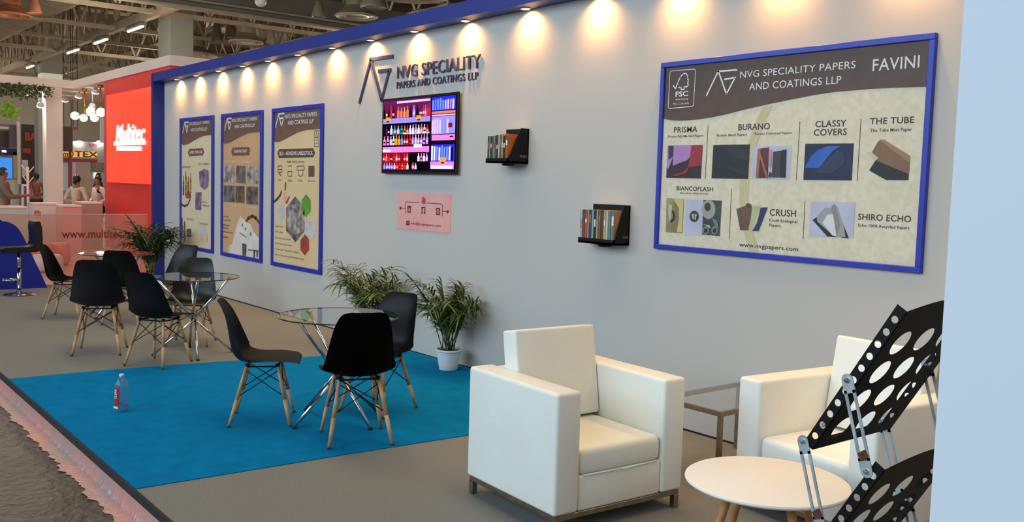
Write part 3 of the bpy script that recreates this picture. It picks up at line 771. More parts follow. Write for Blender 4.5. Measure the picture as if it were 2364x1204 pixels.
ICONS = [[[C_(158, 870), C_(158, 960), C_(210, 955), C_(210, 865), C_(158, 870)], [C_(158, 920), C_(210, 915)], [C_(170, 970), C_(200, 1000)], [C_(185, 940), C_(185, 1000)]], [[C_(290, 870), C_(345, 866)], [C_(290, 945), C_(290, 1000), C_(318, 1012), C_(345, 1000), C_(345, 940), C_(290, 945)]],
             [[C_(415, 872), C_(415, 925), C_(512, 922), C_(512, 866), C_(415, 872)], [C_(430, 930), C_(430, 985), C_(462, 1012), C_(495, 985), C_(495, 930)]]]
for ic in ICONS:
    mb = MB(); strokes(mb, ic, 0.010, PY, BROWNR); rel(mb, t).build('outline_icon', BROWNR, t, fix=False)
mb = MB()
for i in range(9): strokes(mb, [[C_(575 + i * 9, 872 - i * .5), C_(575 + i * 9, 1010)]], 0.012 if i % 3 else 0.02, PY, BROWNR)
rel(mb, t).build('barcode_icon', BROWNR, t, fix=False)
mb = MB(); strokes(mb, [[C_(648, 395), C_(648, 605), C_(706, 605), C_(706, 390), C_(648, 395)], [C_(665, 480), C_(680, 405), C_(695, 480), C_(660, 485)], [C_(665, 520), C_(695, 515)], [C_(668, 560), C_(692, 558)]], 0.008, PY, BROWNR); rel(mb, t).build('tree_mark', BROWNR, t, fix=False)

# large poster
z8, z9 = Z(1500, 60, 3.476), Z(1500, 330, 3.476)
BX0, BX1, BZ0, BZ1 = -4.656 * KP, -2.629 * KP, 1.7 - 0.427 * KP, 1.7 + 0.914 * KP
t = thing('framed_poster', 'wide blue-framed poster of paper samples at the right of the wall', 'poster', ((BX0 + BX1) / 2, YW, (BZ0 + BZ1) / 2))
frame(t, BX0, BX1, BZ0, BZ1, 0.036, 0.032); sheet(t, BX0, BX1, BZ0, BZ1, CREAM, 0.035)
x0, x1, z1 = BX0 + 0.035, BX1 - 0.035, BZ1 - 0.035
P = [WP(*z8(*c)) for c in ((110, 745), (180, 757), (250, 760), (330, 757), (400, 750), (500, 735), (600, 715), (800, 665), (1000, 620), (1200, 580), (1350, 552), (1500, 530), (1800, 505), (2000, 496), (2212, 490))]
mb = MB(); mb.face([V((x0, PY, z1)), V((x0, PY, P[0].z))] + [V((p.x, PY, p.z)) for p in P[1:-1]] + [V((x1, PY, P[-1].z)), V((x1, PY, z1))], BROWN)
rel(mb, t).build('header_band', None, t, fix=False)
STRIPE = mat('khaki_stripe_print', (204, 190, 150), 0.55, noise=(26, (196, 182, 142), 6))
flatrel('curved_stripe', [(STRIPE, [z8(905, 648), z8(840, 790), z8(790, 935), z9(740, 180), z9(722, 300), z9(718, 480), z9(750, 700), z9(800, 868), z9(880, 880), z9(825, 700), z9(792, 480), z9(797, 300), z9(815, 180), z8(865, 930), z8(915, 790), z8(988, 632)])], PY + .0004, t)
mb = MB()
strokes(mb, [[z8(455, 558), z8(550, 362)], [z8(545, 364), z8(697, 352)], [z8(552, 366), z8(615, 545)], [z8(615, 545), z8(684, 415)], [z8(600, 427), z8(690, 413)]], 0.011, PY - .001, WINK)
rel(mb, t).build('emblem', WINK, t, fix=False)
mb = MB(); y = PY - .001
strokes(mb, [[z8(162, 372), z8(148, 652), z8(156, 661), z8(340, 645), z8(351, 634), z8(367, 358), z8(358, 346), z8(174, 360), z8(162, 372)]], 0.005, y, WINK)
strokes(mb, [[z8(188, 478), z8(207, 502), z8(226, 452), z8(246, 408), z8(268, 383), z8(290, 380), z8(305, 398), z8(303, 418), z8(311, 440), z8(304, 458), z8(310, 474), z8(298, 486), z8(275, 490), z8(276, 508), z8(252, 510), z8(252, 494), z8(232, 493)]], 0.009, y, WINK)
wtext(mb, 'FSC', z8(206, 566), z8(308, 560), z8(206, 528), WINK, y, 0.02)
wtext(mb, 'www.fsc.org', z8(206, 596), z8(306, 590), z8(206, 580), WINK, y); wtext(mb, 'FSC C161431', z8(188, 634), z8(312, 626), z8(188, 618), WINK, y)
rel(mb, t).build('tree_mark', WINK, t, fix=False)
letters('lettering', t, PY - .001, WINK, [('NVG SPECIALITY PAPERS', z8(725, 415), z8(1650, 340), z8(725, 363)), ('AND COATINGS LLP', z8(797, 513), z8(1535, 463), z8(797, 457))])
letters('lettering', t, PY - .001, WINK, [('FAVINI', z8(1787, 362), z8(2162, 332), z8(1787, 268), .004)])
letters('heading', t, PY, INK, [('PRISMA', z8(192, 855), z8(380, 848), z8(192, 812), .012), ('BURANO', z8(710, 835), z8(962, 828), z8(710, 787), .012), ('CLASSY', z8(1328, 810), z8(1575, 803), z8(1328, 762), .012), ('COVERS', z8(1315, 880), z8(1580, 872), z8(1315, 830), .012),
        ('THE TUBE', z8(1765, 785), z8(2120, 778), z8(1765, 737), .012), ('BIANCOFLASH', z9(215, 380), z9(507, 385), z9(215, 347), .012), ('CRUSH', z9(962, 585), z9(1172, 587), z9(962, 533), .012), ('SHIRO ECHO', z9(1670, 614), z9(2095, 634), z9(1670, 566), .012)])
letters('caption', t, PY, INK, [('Prisma Felt-Marked Papers', z8(147, 892), z8(430, 890), z8(147, 875), .008), ('Burano Black Papers', z8(537, 886), z8(780, 878), z8(537, 868), .008), ('Burano Coloured Papers', z8(842, 872), z8(1137, 866), z8(842, 853), .008), ('The Tube Matt Paper', z8(1768, 848), z8(2103, 842), z8(1768, 823), .01),
        ('Biancoflash White & Ivory', z9(245, 405), z9(468, 413), z9(245, 393), .008), ('Crush Ecological', z9(958, 630), z9(1183, 640), z9(958, 607), .01), ('Papers', z9(958, 668), z9(1048, 672), z9(958, 646), .01), ('Echo 100% Recycled Papers', z9(1672, 670), z9(2083, 690), z9(1672, 648), .01), ('www.nvgpapers.com', z9(717, 830), z9(1190, 866), z9(717, 798), .01)])
mb = MB(); strokes(mb, [[z8(467, 795), z9(445, 285)], [z8(1205, 765), z9(1175, 295)], [z8(1695, 745), z9(1664, 302)], [z9(655, 365), z9(638, 770)], [z9(1245, 465), z9(1230, 768)]], 0.004, PY, INK); rel(mb, t).build('divider_lines', INK, t, fix=False)
def pm(k_, c, c2=None, s=6): return mat('print_' + k_, c, 0.5, noise=(s, c2 or tuple(int(v * 0.93) for v in c)))
flatrel('sample_picture', [(pm('aubergine', (58, 34, 44)), [z9(142, 20), z9(132, 278), z9(410, 285), z9(424, 15)]), (pm('lilac', (176, 132, 190)), [z9(142, 22), z9(192, 20), z9(183, 120), z9(150, 205), z9(136, 205)]), (pm('violet', (64, 34, 72)), [z9(150, 22), z9(190, 21), z9(186, 110), z9(150, 135)]),
        (pm('lilac', (176, 132, 190)), [z9(192, 20), z9(333, 18), z9(330, 100), z9(300, 138), z9(240, 160), z9(185, 182)]), (pm('brick', (156, 44, 48)), [z9(335, 18), z9(424, 16), z9(413, 182), z9(330, 190), z9(308, 196)]), (pm('brick', (156, 44, 48)), [z9(175, 255), z9(245, 240), z9(312, 198), z9(300, 238), z9(225, 264)])], PY, t)
flatrel('sample_picture', [(pm('black', (32, 31, 32)), [z9(510, 16), z9(495, 283), z9(790, 288), z9(805, 11)]), (pm('coal', (44, 43, 44)), [z9(560, 14), z9(700, 12), z9(800, 120), z9(798, 150), z9(690, 110)]), (pm('coal', (44, 43, 44)), [z9(640, 180), z9(792, 240), z9(791, 270), z9(600, 200)])], PY, t)
flatrel('sample_picture', [(pm('mist', (190, 192, 212)), [z9(830, 28), z9(813, 285), z9(1122, 292), z9(1138, 20)]), (pm('bark', (72, 48, 44)), [z9(868, 48), z9(955, 35), z9(948, 280), z9(862, 280)]), (pm('copper', (176, 98, 56)), [z9(866, 50), z9(890, 50), z9(872, 278), z9(850, 278)]), (pm('maroon', (98, 44, 52)), [z9(898, 42), z9(957, 34), z9(950, 180), z9(925, 190)]),
        (pm('copper', (176, 98, 56)), [z9(870, 70), z9(888, 70), z9(950, 270), z9(932, 284)]), (pm('rose', (196, 150, 160)), [z9(958, 50), z9(980, 50), z9(975, 190), z9(952, 192)]), (pm('bark', (72, 48, 44)), [z9(958, 230), z9(978, 240), z9(974, 275), z9(950, 275)]), (pm('umber', (70, 58, 56)), [z9(990, 70), z9(1052, 60), z9(1044, 275), z9(978, 275)]), (pm('black', (32, 31, 32)), [z9(1054, 60), z9(1096, 48), z9(1088, 277), z9(1046, 276)])], PY, t)
flatrel('sample_picture', [(pm('navy', (26, 34, 84), (20, 24, 44), 4), [z9(1248, 5), z9(1232, 296), z9(1620, 300), z9(1638, 2)]), (pm('azure', (36, 96, 190)), [z9(1246, 190), z9(1300, 100), z9(1350, 55), z9(1430, 25), z9(1535, 22), z9(1470, 60), z9(1420, 120), z9(1380, 175), z9(1355, 200), z9(1246, 198)]), (pm('dusk', (40, 48, 78)), [z9(1320, 240), z9(1430, 130), z9(1500, 60), z9(1560, 80), z9(1570, 160), z9(1470, 240)])], PY, t)
flatrel('tube_picture', [(pm('black', (32, 31, 32)), [z9(1812, 138), z9(1760, 220), z9(1898, 297), z9(2075, 298), z9(2080, 235)]), (pm('kraft', (134, 98, 68)), [z9(1780, 75), z9(1830, -10), z9(1852, -28), z9(1880, -28), z9(2088, 102), z9(2081, 250), z9(1818, 140)]), (pm('kraft_light', (160, 122, 88)), [z9(1850, -20), z9(1880, -28), z9(2088, 102), z9(2086, 160)]), (pm('paper', (206, 196, 170)), [z9(1735, 75), z9(1780, 72), z9(1835, 120), z9(1815, 138)])], PY, t)
flatrel('sample_picture', [(pm('gold', (166, 148, 96), (110, 96, 66), 5), [z9(135, 440), z9(127, 715), z9(262, 722), z9(275, 448)]), (pm('straw', (206, 188, 120)), [z9(190, 448), z9(270, 450), z9(260, 715), z9(215, 715), z9(235, 600), z9(232, 520)]), (pm('ink', (40, 34, 34)), [z9(168, 530), z9(190, 545), z9(206, 585), z9(195, 620), z9(170, 640), z9(165, 628), z9(186, 600), z9(186, 570)]), (pm('paper', (206, 196, 170)), [z9(150, 490), z9(180, 500), z9(170, 600), z9(160, 630), z9(148, 560)])], PY, t)
flatrel('sample_picture', [(pm('mist', (190, 192, 212)), [z9(288, 452), z9(276, 735), z9(418, 738), z9(430, 455)]), (pm('umber', (70, 58, 56)), [z9(*p) for p in disc(357, 588, 38, 46)]), (pm('paper', (206, 196, 170)), [z9(335, 565), z9(352, 570), z9(356, 610), z9(345, 610)]), (pm('paper', (206, 196, 170)), [z9(360, 570), z9(382, 575), z9(370, 590), z9(372, 615), z9(362, 615)])], PY, t)
flatrel('sample_picture', [(pm('moss', (70, 76, 72), (52, 56, 54)), [z9(432, 455), z9(421, 735), z9(562, 745), z9(578, 462)]), (pm('roll', (160, 162, 148)), [z9(*p) for p in disc(472, 532, 55, 78)]), (pm('bark', (72, 48, 44)), [z9(*p) for p in disc(464, 512, 25, 34)]), (pm('roll_edge', (124, 128, 122)), [z9(*p) for p in disc(520, 700, 26, 34)]), (pm('ink', (40, 34, 34)), [z9(*p) for p in disc(520, 702, 14, 19)]),
        (pm('roll_edge', (124, 128, 122)), [z9(*p) for p in disc(449, 700, 26, 34)]), (pm('ink', (40, 34, 34)), [z9(*p) for p in disc(449, 702, 14, 19)]), (pm('sage', (112, 130, 124)), [z9(500, 600), z9(540, 620), z9(556, 690), z9(520, 660)]), (pm('paper', (206, 196, 170)), [z9(430, 650), z9(480, 660), z9(488, 685)])], PY, t)
flatrel('fan_picture', [(pm('cocoa', (112, 80, 68)), [z9(695, 528), z9(762, 505), z9(790, 484), z9(812, 490), z9(822, 515), z9(795, 700), z9(725, 698)]), (pm('cocoa_dark', (88, 60, 52)), [z9(770, 490), z9(790, 482), z9(812, 490), z9(806, 520), z9(770, 512)]), (pm('pistachio', (186, 192, 140)), [z9(822, 500), z9(888, 505), z9(870, 590), z9(830, 694), z9(790, 694), z9(812, 600)]),
        (pm('paper', (206, 196, 170)), [z9(870, 560), z9(890, 510), z9(862, 640), z9(830, 700), z9(818, 700)]), (pm('navy2', (40, 54, 96)), [z9(892, 516), z9(946, 515), z9(872, 706), z9(822, 704), z9(860, 640)])], PY, t)
flatrel('sheet_picture', [(pm('mist', (190, 192, 212)), [z9(1295, 468), z9(1275, 745), z9(1632, 762), z9(1650, 476)]), (pm('ink', (40, 34, 34)), [z9(1305, 615), z9(1350, 590), z9(1500, 755), z9(1425, 750)]), (pm('ink', (40, 34, 34)), [z9(1530, 640), z9(1560, 670), z9(1598, 764), z9(1540, 758)]), (pm('stone', (164, 158, 156)), [z9(1340, 590), z9(1410, 515), z9(1455, 520), z9(1500, 500), z9(1560, 680), z9(1570, 755), z9(1480, 748), z9(1345, 630)]),
        (pm('ash', (140, 134, 132)), [z9(1455, 515), z9(1475, 487), z9(1490, 500), z9(1530, 650), z9(1500, 745)]), (pm('chalk', (216, 216, 216)), [z9(1385, 640), z9(1425, 575), z9(1470, 570), z9(1498, 745), z9(1465, 740)])], PY, t)

# ------------------------------------------------------------------ wall racks with sample binders
def rack(px_right_top, px_left_front, name_lb, px_front, spines, where):
    """a black wall rack; right wall edge and left front corner come from the picture rays"""
    top = WP(*px_right_top[0]); bot = WP(*px_right_top[1])
    xr, zt, zb = top.x, top.z, bot.z
    depth = YW - XP(px_front[0], px_front[1], xr).y
    yf = YW - depth
    xl = WP(*px_left_front, yf).x
    t = thing('wall_rack', name_lb, 'rack', ((xl + xr) / 2, YW, zb), 0, None)
    w = xr - xl; h = zt - zb
    MB().box((0, -0.006, h / 2), (w, 0.012, h)).build('back_plate', BLACKM, t)
    MB().box((0, -depth / 2, 0.008), (w, depth, 0.016)).box((0, -depth + 0.006, 0.02), (w, 0.012, 0.04)).build('shelf_plate', BLACKM, t)
    sp = [(w / 2, -depth, 0), (w / 2, 0, 0), (w / 2, 0, h), (w / 2, -depth * 0.38, h), (w / 2, -depth * 0.94, 0.04), (w / 2, -depth, 0.04)]
    s_ = MB().prism(sp, (-0.008, 0, 0)).build('side_panel', BLACKM, t)
    mb = MB(); add_text(mb, 'FAVINI', (w / 2 + 0.001, -depth * 0.42, 0.05), (0, 1, 0), (0, 0, 1), depth * 0.34, 0.02, mat('grey_print', (120, 116, 112), 0.6, noise=(30, (112, 108, 104))), 0.01)
    mb.build('lettering', None, s_, fix=False)
    MB().lathe([(0, -0.02), (0.05, -0.02), (0.055, 0.0)], c=(0.02, -depth * 0.5, 0), n=16).build('bracket_foot', BLACKM, t)
    # binders
    x = xl + 0.004
    n = len(spines); free = w - 0.016 - 0.004
    tot = sum(s[1] for s in spines)
    for i, (cl, wd_, nm, hh, shade) in enumerate(spines):
        bw = free * wd_ / tot
        H_ = (h - 0.05) * hh
        dz = depth - 0.028
        b = thing('binder', '%s, %s' % (nm, where(i, n)), 'binder', (x + bw / 2, YW - 0.014, zb + 0.017), 0, 'sample binders in the wall racks')
        mc = mat('binder_' + cl, shade, 0.5, noise=(9, tuple(int(v * 0.86) for v in shade), 5))
        th = min(0.004, bw * 0.2)
        mb = MB()
        mb.box((-bw / 2 + th / 2 + .0004, -dz / 2, H_ / 2), (th, dz, H_)).box((bw / 2 - th / 2 - .0004, -dz / 2, H_ / 2), (th, dz, H_)).box((0, -dz + 0.002, H_ / 2), (bw - .001, 0.004, H_), bev=0.0015, seg=1)
        mb.build('cover', mc, b)
        MB().box((0, -dz / 2 + 0.002, H_ / 2 + 0.002), (bw - 2 * th - 0.0012, dz - 0.012, H_ - 0.008)).build('pages', mat('page_block', (240, 232, 214), 0.8, noise=(60, (226, 218, 200))), b)
        if i % 2 == 0 or wd_ > 1.2:
            MB().box((0, -dz - 0.0006, H_ * random.uniform(0.5, 0.75)), (bw * 0.5, 0.0012, H_ * random.uniform(0.12, 0.3))).build('spine_label', WINK if i % 4 else mat('binder_band', (190, 120, 80), .6, noise=(30, (180, 112, 74))), b)
        x += bw
    return t
o6 = ['first', 'second', 'third', 'fourth', 'fifth', 'sixth', 'seventh', 'eighth', 'ninth', 'tenth', 'eleventh', 'twelfth', 'thirteenth', 'fourteenth', 'fifteenth']
sp1 = [('deep_green', 1, 'dark green sample binder', .86, (34, 74, 62)), ('pale_green', 1, 'pale green sample binder', .86, (128, 160, 148)), ('bottle_green', 1, 'bottle green sample binder', .86, (36, 78, 60)), ('rust', 1, 'rusty brown sample binder', .86, (140, 92, 72)), ('silver', 1, 'silvery grey sample binder', .87, (164, 166, 162)), ('slate', 1, 'slate grey sample binder', .87, (94, 98, 104)),
       ('charcoal', 1.2, 'charcoal sample binder with white label', .89, (58, 54, 60)), ('ivory', 1.2, 'ivory sample binder', .9, (206, 196, 180)), ('brown', 1, 'mid brown sample binder', .9, (136, 84, 58)), ('gold', 1.3, 'golden tan sample binder', .92, (198, 164, 92)), ('black', 1.4, 'black sample binder with white lettering', .86, (34, 30, 28)), ('amber', 1.8, 'amber brown sample binder', .92, (172, 92, 30))]
sp2 = [('cream', 1, 'cream sample binder', .96, (212, 204, 190)), ('taupe', 1.1, 'taupe sample binder with white label', .96, (104, 84, 72)), ('orange', 1.3, 'orange red sample binder', .96, (200, 84, 54)), ('sand', 0.7, 'sand sample binder', .96, (198, 174, 140)), ('indigo', 1.2, 'indigo sample binder', .96, (58, 70, 116)), ('mint', 1, 'mint sample binder', .96, (156, 186, 176)), ('forest', 1.1, 'near-black green sample binder', .96, (44, 52, 46)),
       ('beige', 0.9, 'beige sample binder', .96, (196, 168, 124)), ('olive', 1.2, 'olive sample binder', .96, (112, 106, 58)), ('maroon', 1.2, 'maroon sample binder', .96, (124, 56, 36)), ('straw', 1, 'straw yellow sample binder', .96, (206, 190, 110)), ('white', 1.1, 'white sample binder', .96, (218, 210, 204)), ('teal', 1.2, 'teal sample binder', .96, (100, 142, 146)), ('mosaic', 1.6, 'brown and straw patterned sample binder', .96, (146, 124, 92))]
rack([(1222, 297), (1219, 378)], (1121, 377), 'black wall rack of sample binders beside the television', (1171, 379), sp1, lambda i, n: '%s from the left in the television-side rack' % o6[i])
rack([(1456, 474), (1454, 566)], (1334, 560), 'black wall rack of sample binders beside the wide poster', (1417, 567), sp2, lambda i, n: '%s from the left in the poster-side rack' % o6[i])
# ------------------------------------------------------------------ black shell chairs with beech legs
def cr(P, n):
    """Catmull-Rom through control rows, n steps per span"""
    out = []
    for i in range(len(P) - 1):
        p0, p1, p2, p3 = P[max(i - 1, 0)], P[i], P[i + 1], P[min(i + 2, len(P) - 1)]
        for k in range(n):
            t = k / n
            out.append([0.5 * (2 * b + (c - a) * t + (2 * a - 5 * b + 4 * c - d) * t * t + (3 * b - a - 3 * c + d) * t ** 3) for a, b, c, d in zip(p0, p1, p2, p3)])
    out.append(list(P[-1]))
    return out
def make_chair(label, group):
    t = thing('dining_chair', label, 'chair', (0, 0, 0), 0, group)
    # x forward, z up, half width, lift of the side edges
    prof = cr([(0.262, 0.424, 0.130, 0.000), (0.258, 0.430, 0.180, 0.002), (0.225, 0.443, 0.212, 0.004), (0.12, 0.447, 0.230, 0.012), (0.0, 0.432, 0.234, 0.026), (-0.09, 0.425, 0.232, 0.050), (-0.155, 0.440, 0.228, 0.078),
               (-0.198, 0.490, 0.222, 0.086), (-0.218, 0.560, 0.212, 0.080), (-0.232, 0.650, 0.197, 0.058), (-0.250, 0.740, 0.178, 0.036), (-0.276, 0.810, 0.154, 0.018), (-0.292, 0.842, 0.130, 0.008), (-0.300, 0.855, 0.085, 0.003)], 3)
    nt = 16
    mb = MB(); rows = []
    for i, (x, z, w, l) in enumerate(prof):
        a = prof[max(i - 1, 0)]; b = prof[min(i + 1, len(prof) - 1)]
        tx, tz = b[0] - a[0], b[1] - a[1]; L = math.hypot(tx, tz)
        nx, nz = tz / L, -tx / L                     # towards the sitter
        row = []
        for j in range(nt + 1):
            s = -1 + 2 * j / nt
            e = l * abs(s) ** 2.6
            row.append(mb.b.verts.new((x + nx * e, s * w, z + nz * e)))
        rows.append(row)
    for a, b in zip(rows[:-1], rows[1:]):
        for j in range(nt): mb.b.faces.new((a[j], a[j + 1], b[j + 1], b[j])).smooth = True
    bmesh.ops.solidify(mb.b, geom=list(mb.b.faces), thickness=0.007)
    mb.build('seat_shell', BLACKP, t, smooth=50)
    LEGS = []
    for fx in (1, -1):
        for sy in (1, -1):
            p1 = V((fx * 0.205 - (0.0 if fx > 0 else 0.0), sy * 0.2, 0.0)); p0 = V((fx * 0.105 + 0.01, sy * 0.125, 0.405))
            d = (p0 - p1)
            mb = MB().tube(p1 + d * 0.02, p1 + d * 0.45, 0.0105, 0.0145, 12).tube(p1 + d * 0.45, p0, 0.0145, 0.0125, 12)
            lg = mb.build('leg', WOOD, t)
            MB().lathe([(0, 0), (0.011, 0), (0.0125, 0.01), (0.0115, 0.02), (0, 0.021)], c=p1, n=12).build('foot_glide', mat('grey_glide', (70, 66, 60), 0.6, noise=(30, (62, 58, 54))), lg)
            LEGS.append((p0, p1))
    mb = MB()
    for a, b in ((0, 1), (2, 3), (0, 2), (1, 3)):
        for p, q_ in ((a, b), (b, a)):
            A = LEGS[p][0].lerp(LEGS[p][1], 0.06); B = LEGS[q_][0].lerp(LEGS[q_][1], 0.50)
            mb.tube(A, B, 0.0034, n=8)
    mb.build('wire_brace', BLACKM, t)
    mb = MB()
    for p0, p1 in LEGS: mb.tube(p0.lerp(p1, 0.08), V((p0.x * 0.95, p0.y * 0.95, 0.424)), 0.009, 0.016, 10)
    mb.tube(LEGS[0][0] + V((0, 0, .0)), LEGS[2][0], 0.006, n=8).tube(LEGS[1][0], LEGS[3][0], 0.006, n=8).tube(LEGS[0][0], LEGS[1][0], 0.006, n=8).tube(LEGS[2][0], LEGS[3][0], 0.006, n=8)
    mb.build('seat_mount', BLACKM, t)
    return t
CH = [(-5.33, 3.02, 159.5, 'black shell chair on the blue carpet, its back to us before the nearest glass table'),
      (-6.11, 2.71, 61, 'black shell chair seen from the side on the blue carpet, left of its glass table'),
      (-5.945, 3.555, -68, 'black shell chair between the nearest glass table and the palm in the white pot'),
      (-8.47, 2.76, 124.8, 'black shell chair turned half away from us before the middle glass table'),
      (-9.378, 3.385, -33, 'black shell chair facing us behind the middle glass table'),
      (-9.33, 2.49, 155.5, 'black shell chair with its back squarely to us, left of the middle table'),
      (-11.80, 2.78, 58, 'black shell chair seen from the side at the farthest glass table, beside the bar stool'),
      (-11.05, 3.226, 147.5, 'black shell chair hiding the front of the farthest glass table'),
      (-11.32, 3.86, -62, 'black shell chair before the far potted palm, at the farthest table')]
ch0 = make_chair(CH[0][3], 'black shell chairs around the glass tables')
for i, (x, y, a, lb) in enumerate(CH):
    if i == 0:
        ch0.location = (x, y, 0.005); ch0.rotation_euler = (0, 0, RD(a))
    else:
        c_ = dup(ch0, (x, y, 0.005 if i < 4 else 0.0), RD(a), lb)
        if i == 5: c_.scale = (1.05, 1.05, 1.065)
ch0.scale = (1.02, 1.02, 1.03)

# ------------------------------------------------------------------ glass tables on crossed chrome legs
def make_table(label, group, r=0.425, h=0.75, fr=0.365):
    t = thing('glass_table', label, 'table', (0, 0, 0), 0, group)
    MB().lathe([(0, h - 0.008), (r - 0.003, h - 0.008), (r, h - 0.005), (r, h - 0.002), (r - 0.003, h), (0, h)], n=64).build('table_top', GLASS, t, smooth=30)
    MB().lathe([(r - 0.002, h - 0.0085), (r + 0.0006, h - 0.0062), (r + 0.0006, h - 0.0018), (r - 0.002, h + 0.0003)], n=64).build('glass_edge', mat('dark_glass_edge', (24, 34, 30), 0.2, noise=(9, (28, 40, 36)), coat=.4), t, smooth=40)
    hub = V((0, 0, 0.335))
    for k in range(4):
        a = PI / 2 * k
        f = V((fr * math.cos(a), fr * math.sin(a), 0.012)); tp = V((-0.335 * math.cos(a), -0.335 * math.sin(a), h - 0.014))
        # each leg passes beside the hub
        side = V((-math.sin(a), math.cos(a), 0)) * 0.017
        mb = MB().tube(f, hub + side, 0.0125, n=14).tube(hub + side, tp, 0.0125, n=14).ball(hub + side, 0.0125, None, 12, 8)
        lg = mb.build('leg', CHROME, t)
        MB().lathe([(0, 0), (0.016, 0), (0.017, 0.012), (0.013, 0.016), (0, 0.017)], c=(f.x, f.y, 0), n=14).build('foot_pad', mat('rubber_foot', (30, 30, 30), 0.8, noise=(30, (24, 24, 24))), lg)
        MB().lathe([(0, h - 0.009), (0.026, h - 0.009), (0.026, h - 0.015), (0.013, h - 0.02), (0, h - 0.02)], c=(tp.x, tp.y, 0), n=16).build('glass_mount', CHROME, lg, smooth=40)
    MB().tube((0, 0, 0.315), (0, 0, 0.355), 0.02, n=14).build('hub', CHROME, t)
    return t
tb = make_table('round glass table on crossed chrome legs, nearest, on the blue carpet', 'glass tables')
tb.location = (-5.835, 3.15, 0.005); tb.rotation_euler.z = RD(-80)
dup(tb, (-8.80, 3.20, 0), RD(-14), 'round glass table on crossed chrome legs, middle one, on grey carpet')
dup(tb, (-11.72, 3.33, 0), RD(35), 'round glass table reflecting red, farthest one, mostly hidden by chairs')

# ------------------------------------------------------------------ white armchairs
def make_armchair(label, group):
    """faces +x; local origin on the floor at the middle"""
    Dp, Wd = 0.79, 0.874
    t = thing('armchair', label, 'armchair', (0, 0, 0), 0, group)
    aw = 0.155
    for s in (1, -1):
        mb = MB().box((0, s * (Wd / 2 - aw / 2), 0.405), (Dp, aw, 0.61), bev=0.020, seg=4)
        a = mb.build('armrest', LEATHER, t, smooth=60)
        # stitched seams along the arm's edges
        mb = MB(); e = 0.0018
        for yy in (Wd / 2 - 0.027, Wd / 2 - aw + 0.027):
            mb.path([(Dp / 2 - 0.002, s * yy, 0.125), (Dp / 2 - 0.002, s * yy, 0.68)], e, 6)
            mb.path([(Dp / 2 - 0.027, s * yy, 0.7085), (-Dp / 2 + 0.03, s * yy, 0.7085)], e, 6)
        mb.build('seam', mat('cream_seam', (214, 206, 190), 0.6, noise=(40, (206, 198, 182))), a)
    iw = Wd - 2 * aw
    MB().box((0.005, 0, 0.19), (Dp - 0.03, iw - 0.004, 0.18), bev=0.012, seg=3).build('seat_base', LEATHER, t, smooth=60)
    # seat cushion, slightly domed
    tm = bmesh.new(); bmesh.ops.create_grid(tm, x_segments=14, y_segments=14, size=0.5)
    tm.free()
    mb = MB().box((0.075, 0, 0.345), (Dp - 0.17, iw - 0.006, 0.135), bev=0.035, seg=4)
    for v in mb.b.verts:
        if v.co.z > 0.38: v.co.z += 0.012 * (1 - (v.co.y / (iw / 2)) ** 2)
    sc_ = mb.build('seat_cushion', LEATHER, t, smooth=60)
    mb = MB().path([(Dp / 2 - 0.010, -iw / 2 + 0.03, 0.281), (Dp / 2 - 0.004, 0, 0.279), (Dp / 2 - 0.010, iw / 2 - 0.03, 0.281)], 0.0045, 8)
    mb.build('piping', LEATHER, sc_)
    MB().box((-Dp / 2 + 0.065, 0, 0.40), (0.12, iw + 0.004, 0.60), bev=0.025, seg=4).build('back_panel', LEATHER, t, smooth=60)
    rot = Matrix.Rotation(RD(-9), 3, 'Y')
    mb = MB().box((0, 0, 0), (0.125, iw - 0.006, 0.50), bev=0.015, seg=3)
    for v in mb.b.verts:
        if v.co.x > 0.03: v.co.x += 0.008 * (1 - (v.co.y / (iw / 2)) ** 2)
    for v in mb.b.verts: v.co = rot @ v.co + V((-0.215, 0, 0.668))
    bc = mb.build('back_cushion', LEATHER, t, smooth=60)
    fr = MB()
    for s in (1, -1):
        fr.box((0, s * (Wd / 2 - 0.03), 0.086), (Dp - 0.02, 0.032, 0.028), bev=0.002, seg=1)
        fr.box((s * (Dp / 2 - 0.026), 0, 0.086), (0.032, Wd - 0.092, 0.028), bev=0.002, seg=1)
    fr.build('base_frame', STEEL, t)
    for sx in (1, -1):
        for sy in (1, -1):
            MB().box((sx * (Dp / 2 - 0.026), sy * (Wd / 2 - 0.03), 0.036), (0.034, 0.034, 0.072), bev=0.002, seg=1).build('leg', STEEL, t)
    return t
ac = make_armchair('white leather armchair nearest us, seen from its left side, on the grey carpet', 'white leather armchairs')
ac.location = (-3.642, 3.411, 0); ac.rotation_euler.z = RD(-3.5)
dup(ac, (-2.615, 4.444, 0), RD(-96.4), 'white leather armchair against the wall, partly hidden by the black perforated stand')

# glass side table between the armchairs
t = thing('side_table', 'glass side table with a champagne steel frame between the white armchairs', 'table', (-3.555, 4.64, 0), 0)
SX, SY, SZ = 0.49, 0.80, 0.45
mb = MB()
for s in (1, -1):
    mb.box((0, s * (SY / 2 - 0.0125), SZ - 0.02), (SX, 0.025, 0.025)).box((s * (SX / 2 - 0.0125), 0, SZ - 0.02), (0.025, SY - 0.05, 0.025))
mb.build('frame', STEEL, t)
for sx in (1, -1):
    for sy in (1, -1):
        lg = MB().box((sx * (SX / 2 - 0.0125), sy * (SY / 2 - 0.0125), (SZ - 0.033) / 2), (0.025, 0.025, SZ - 0.033)).build('leg', STEEL, t)
MB().box((0, 0, SZ - 0.004), (SX - 0.006, SY - 0.006, 0.007)).build('table_top', clear('frosted_glass', (244, 247, 247), 0.05, (206, 206, 208), 2.3), t)

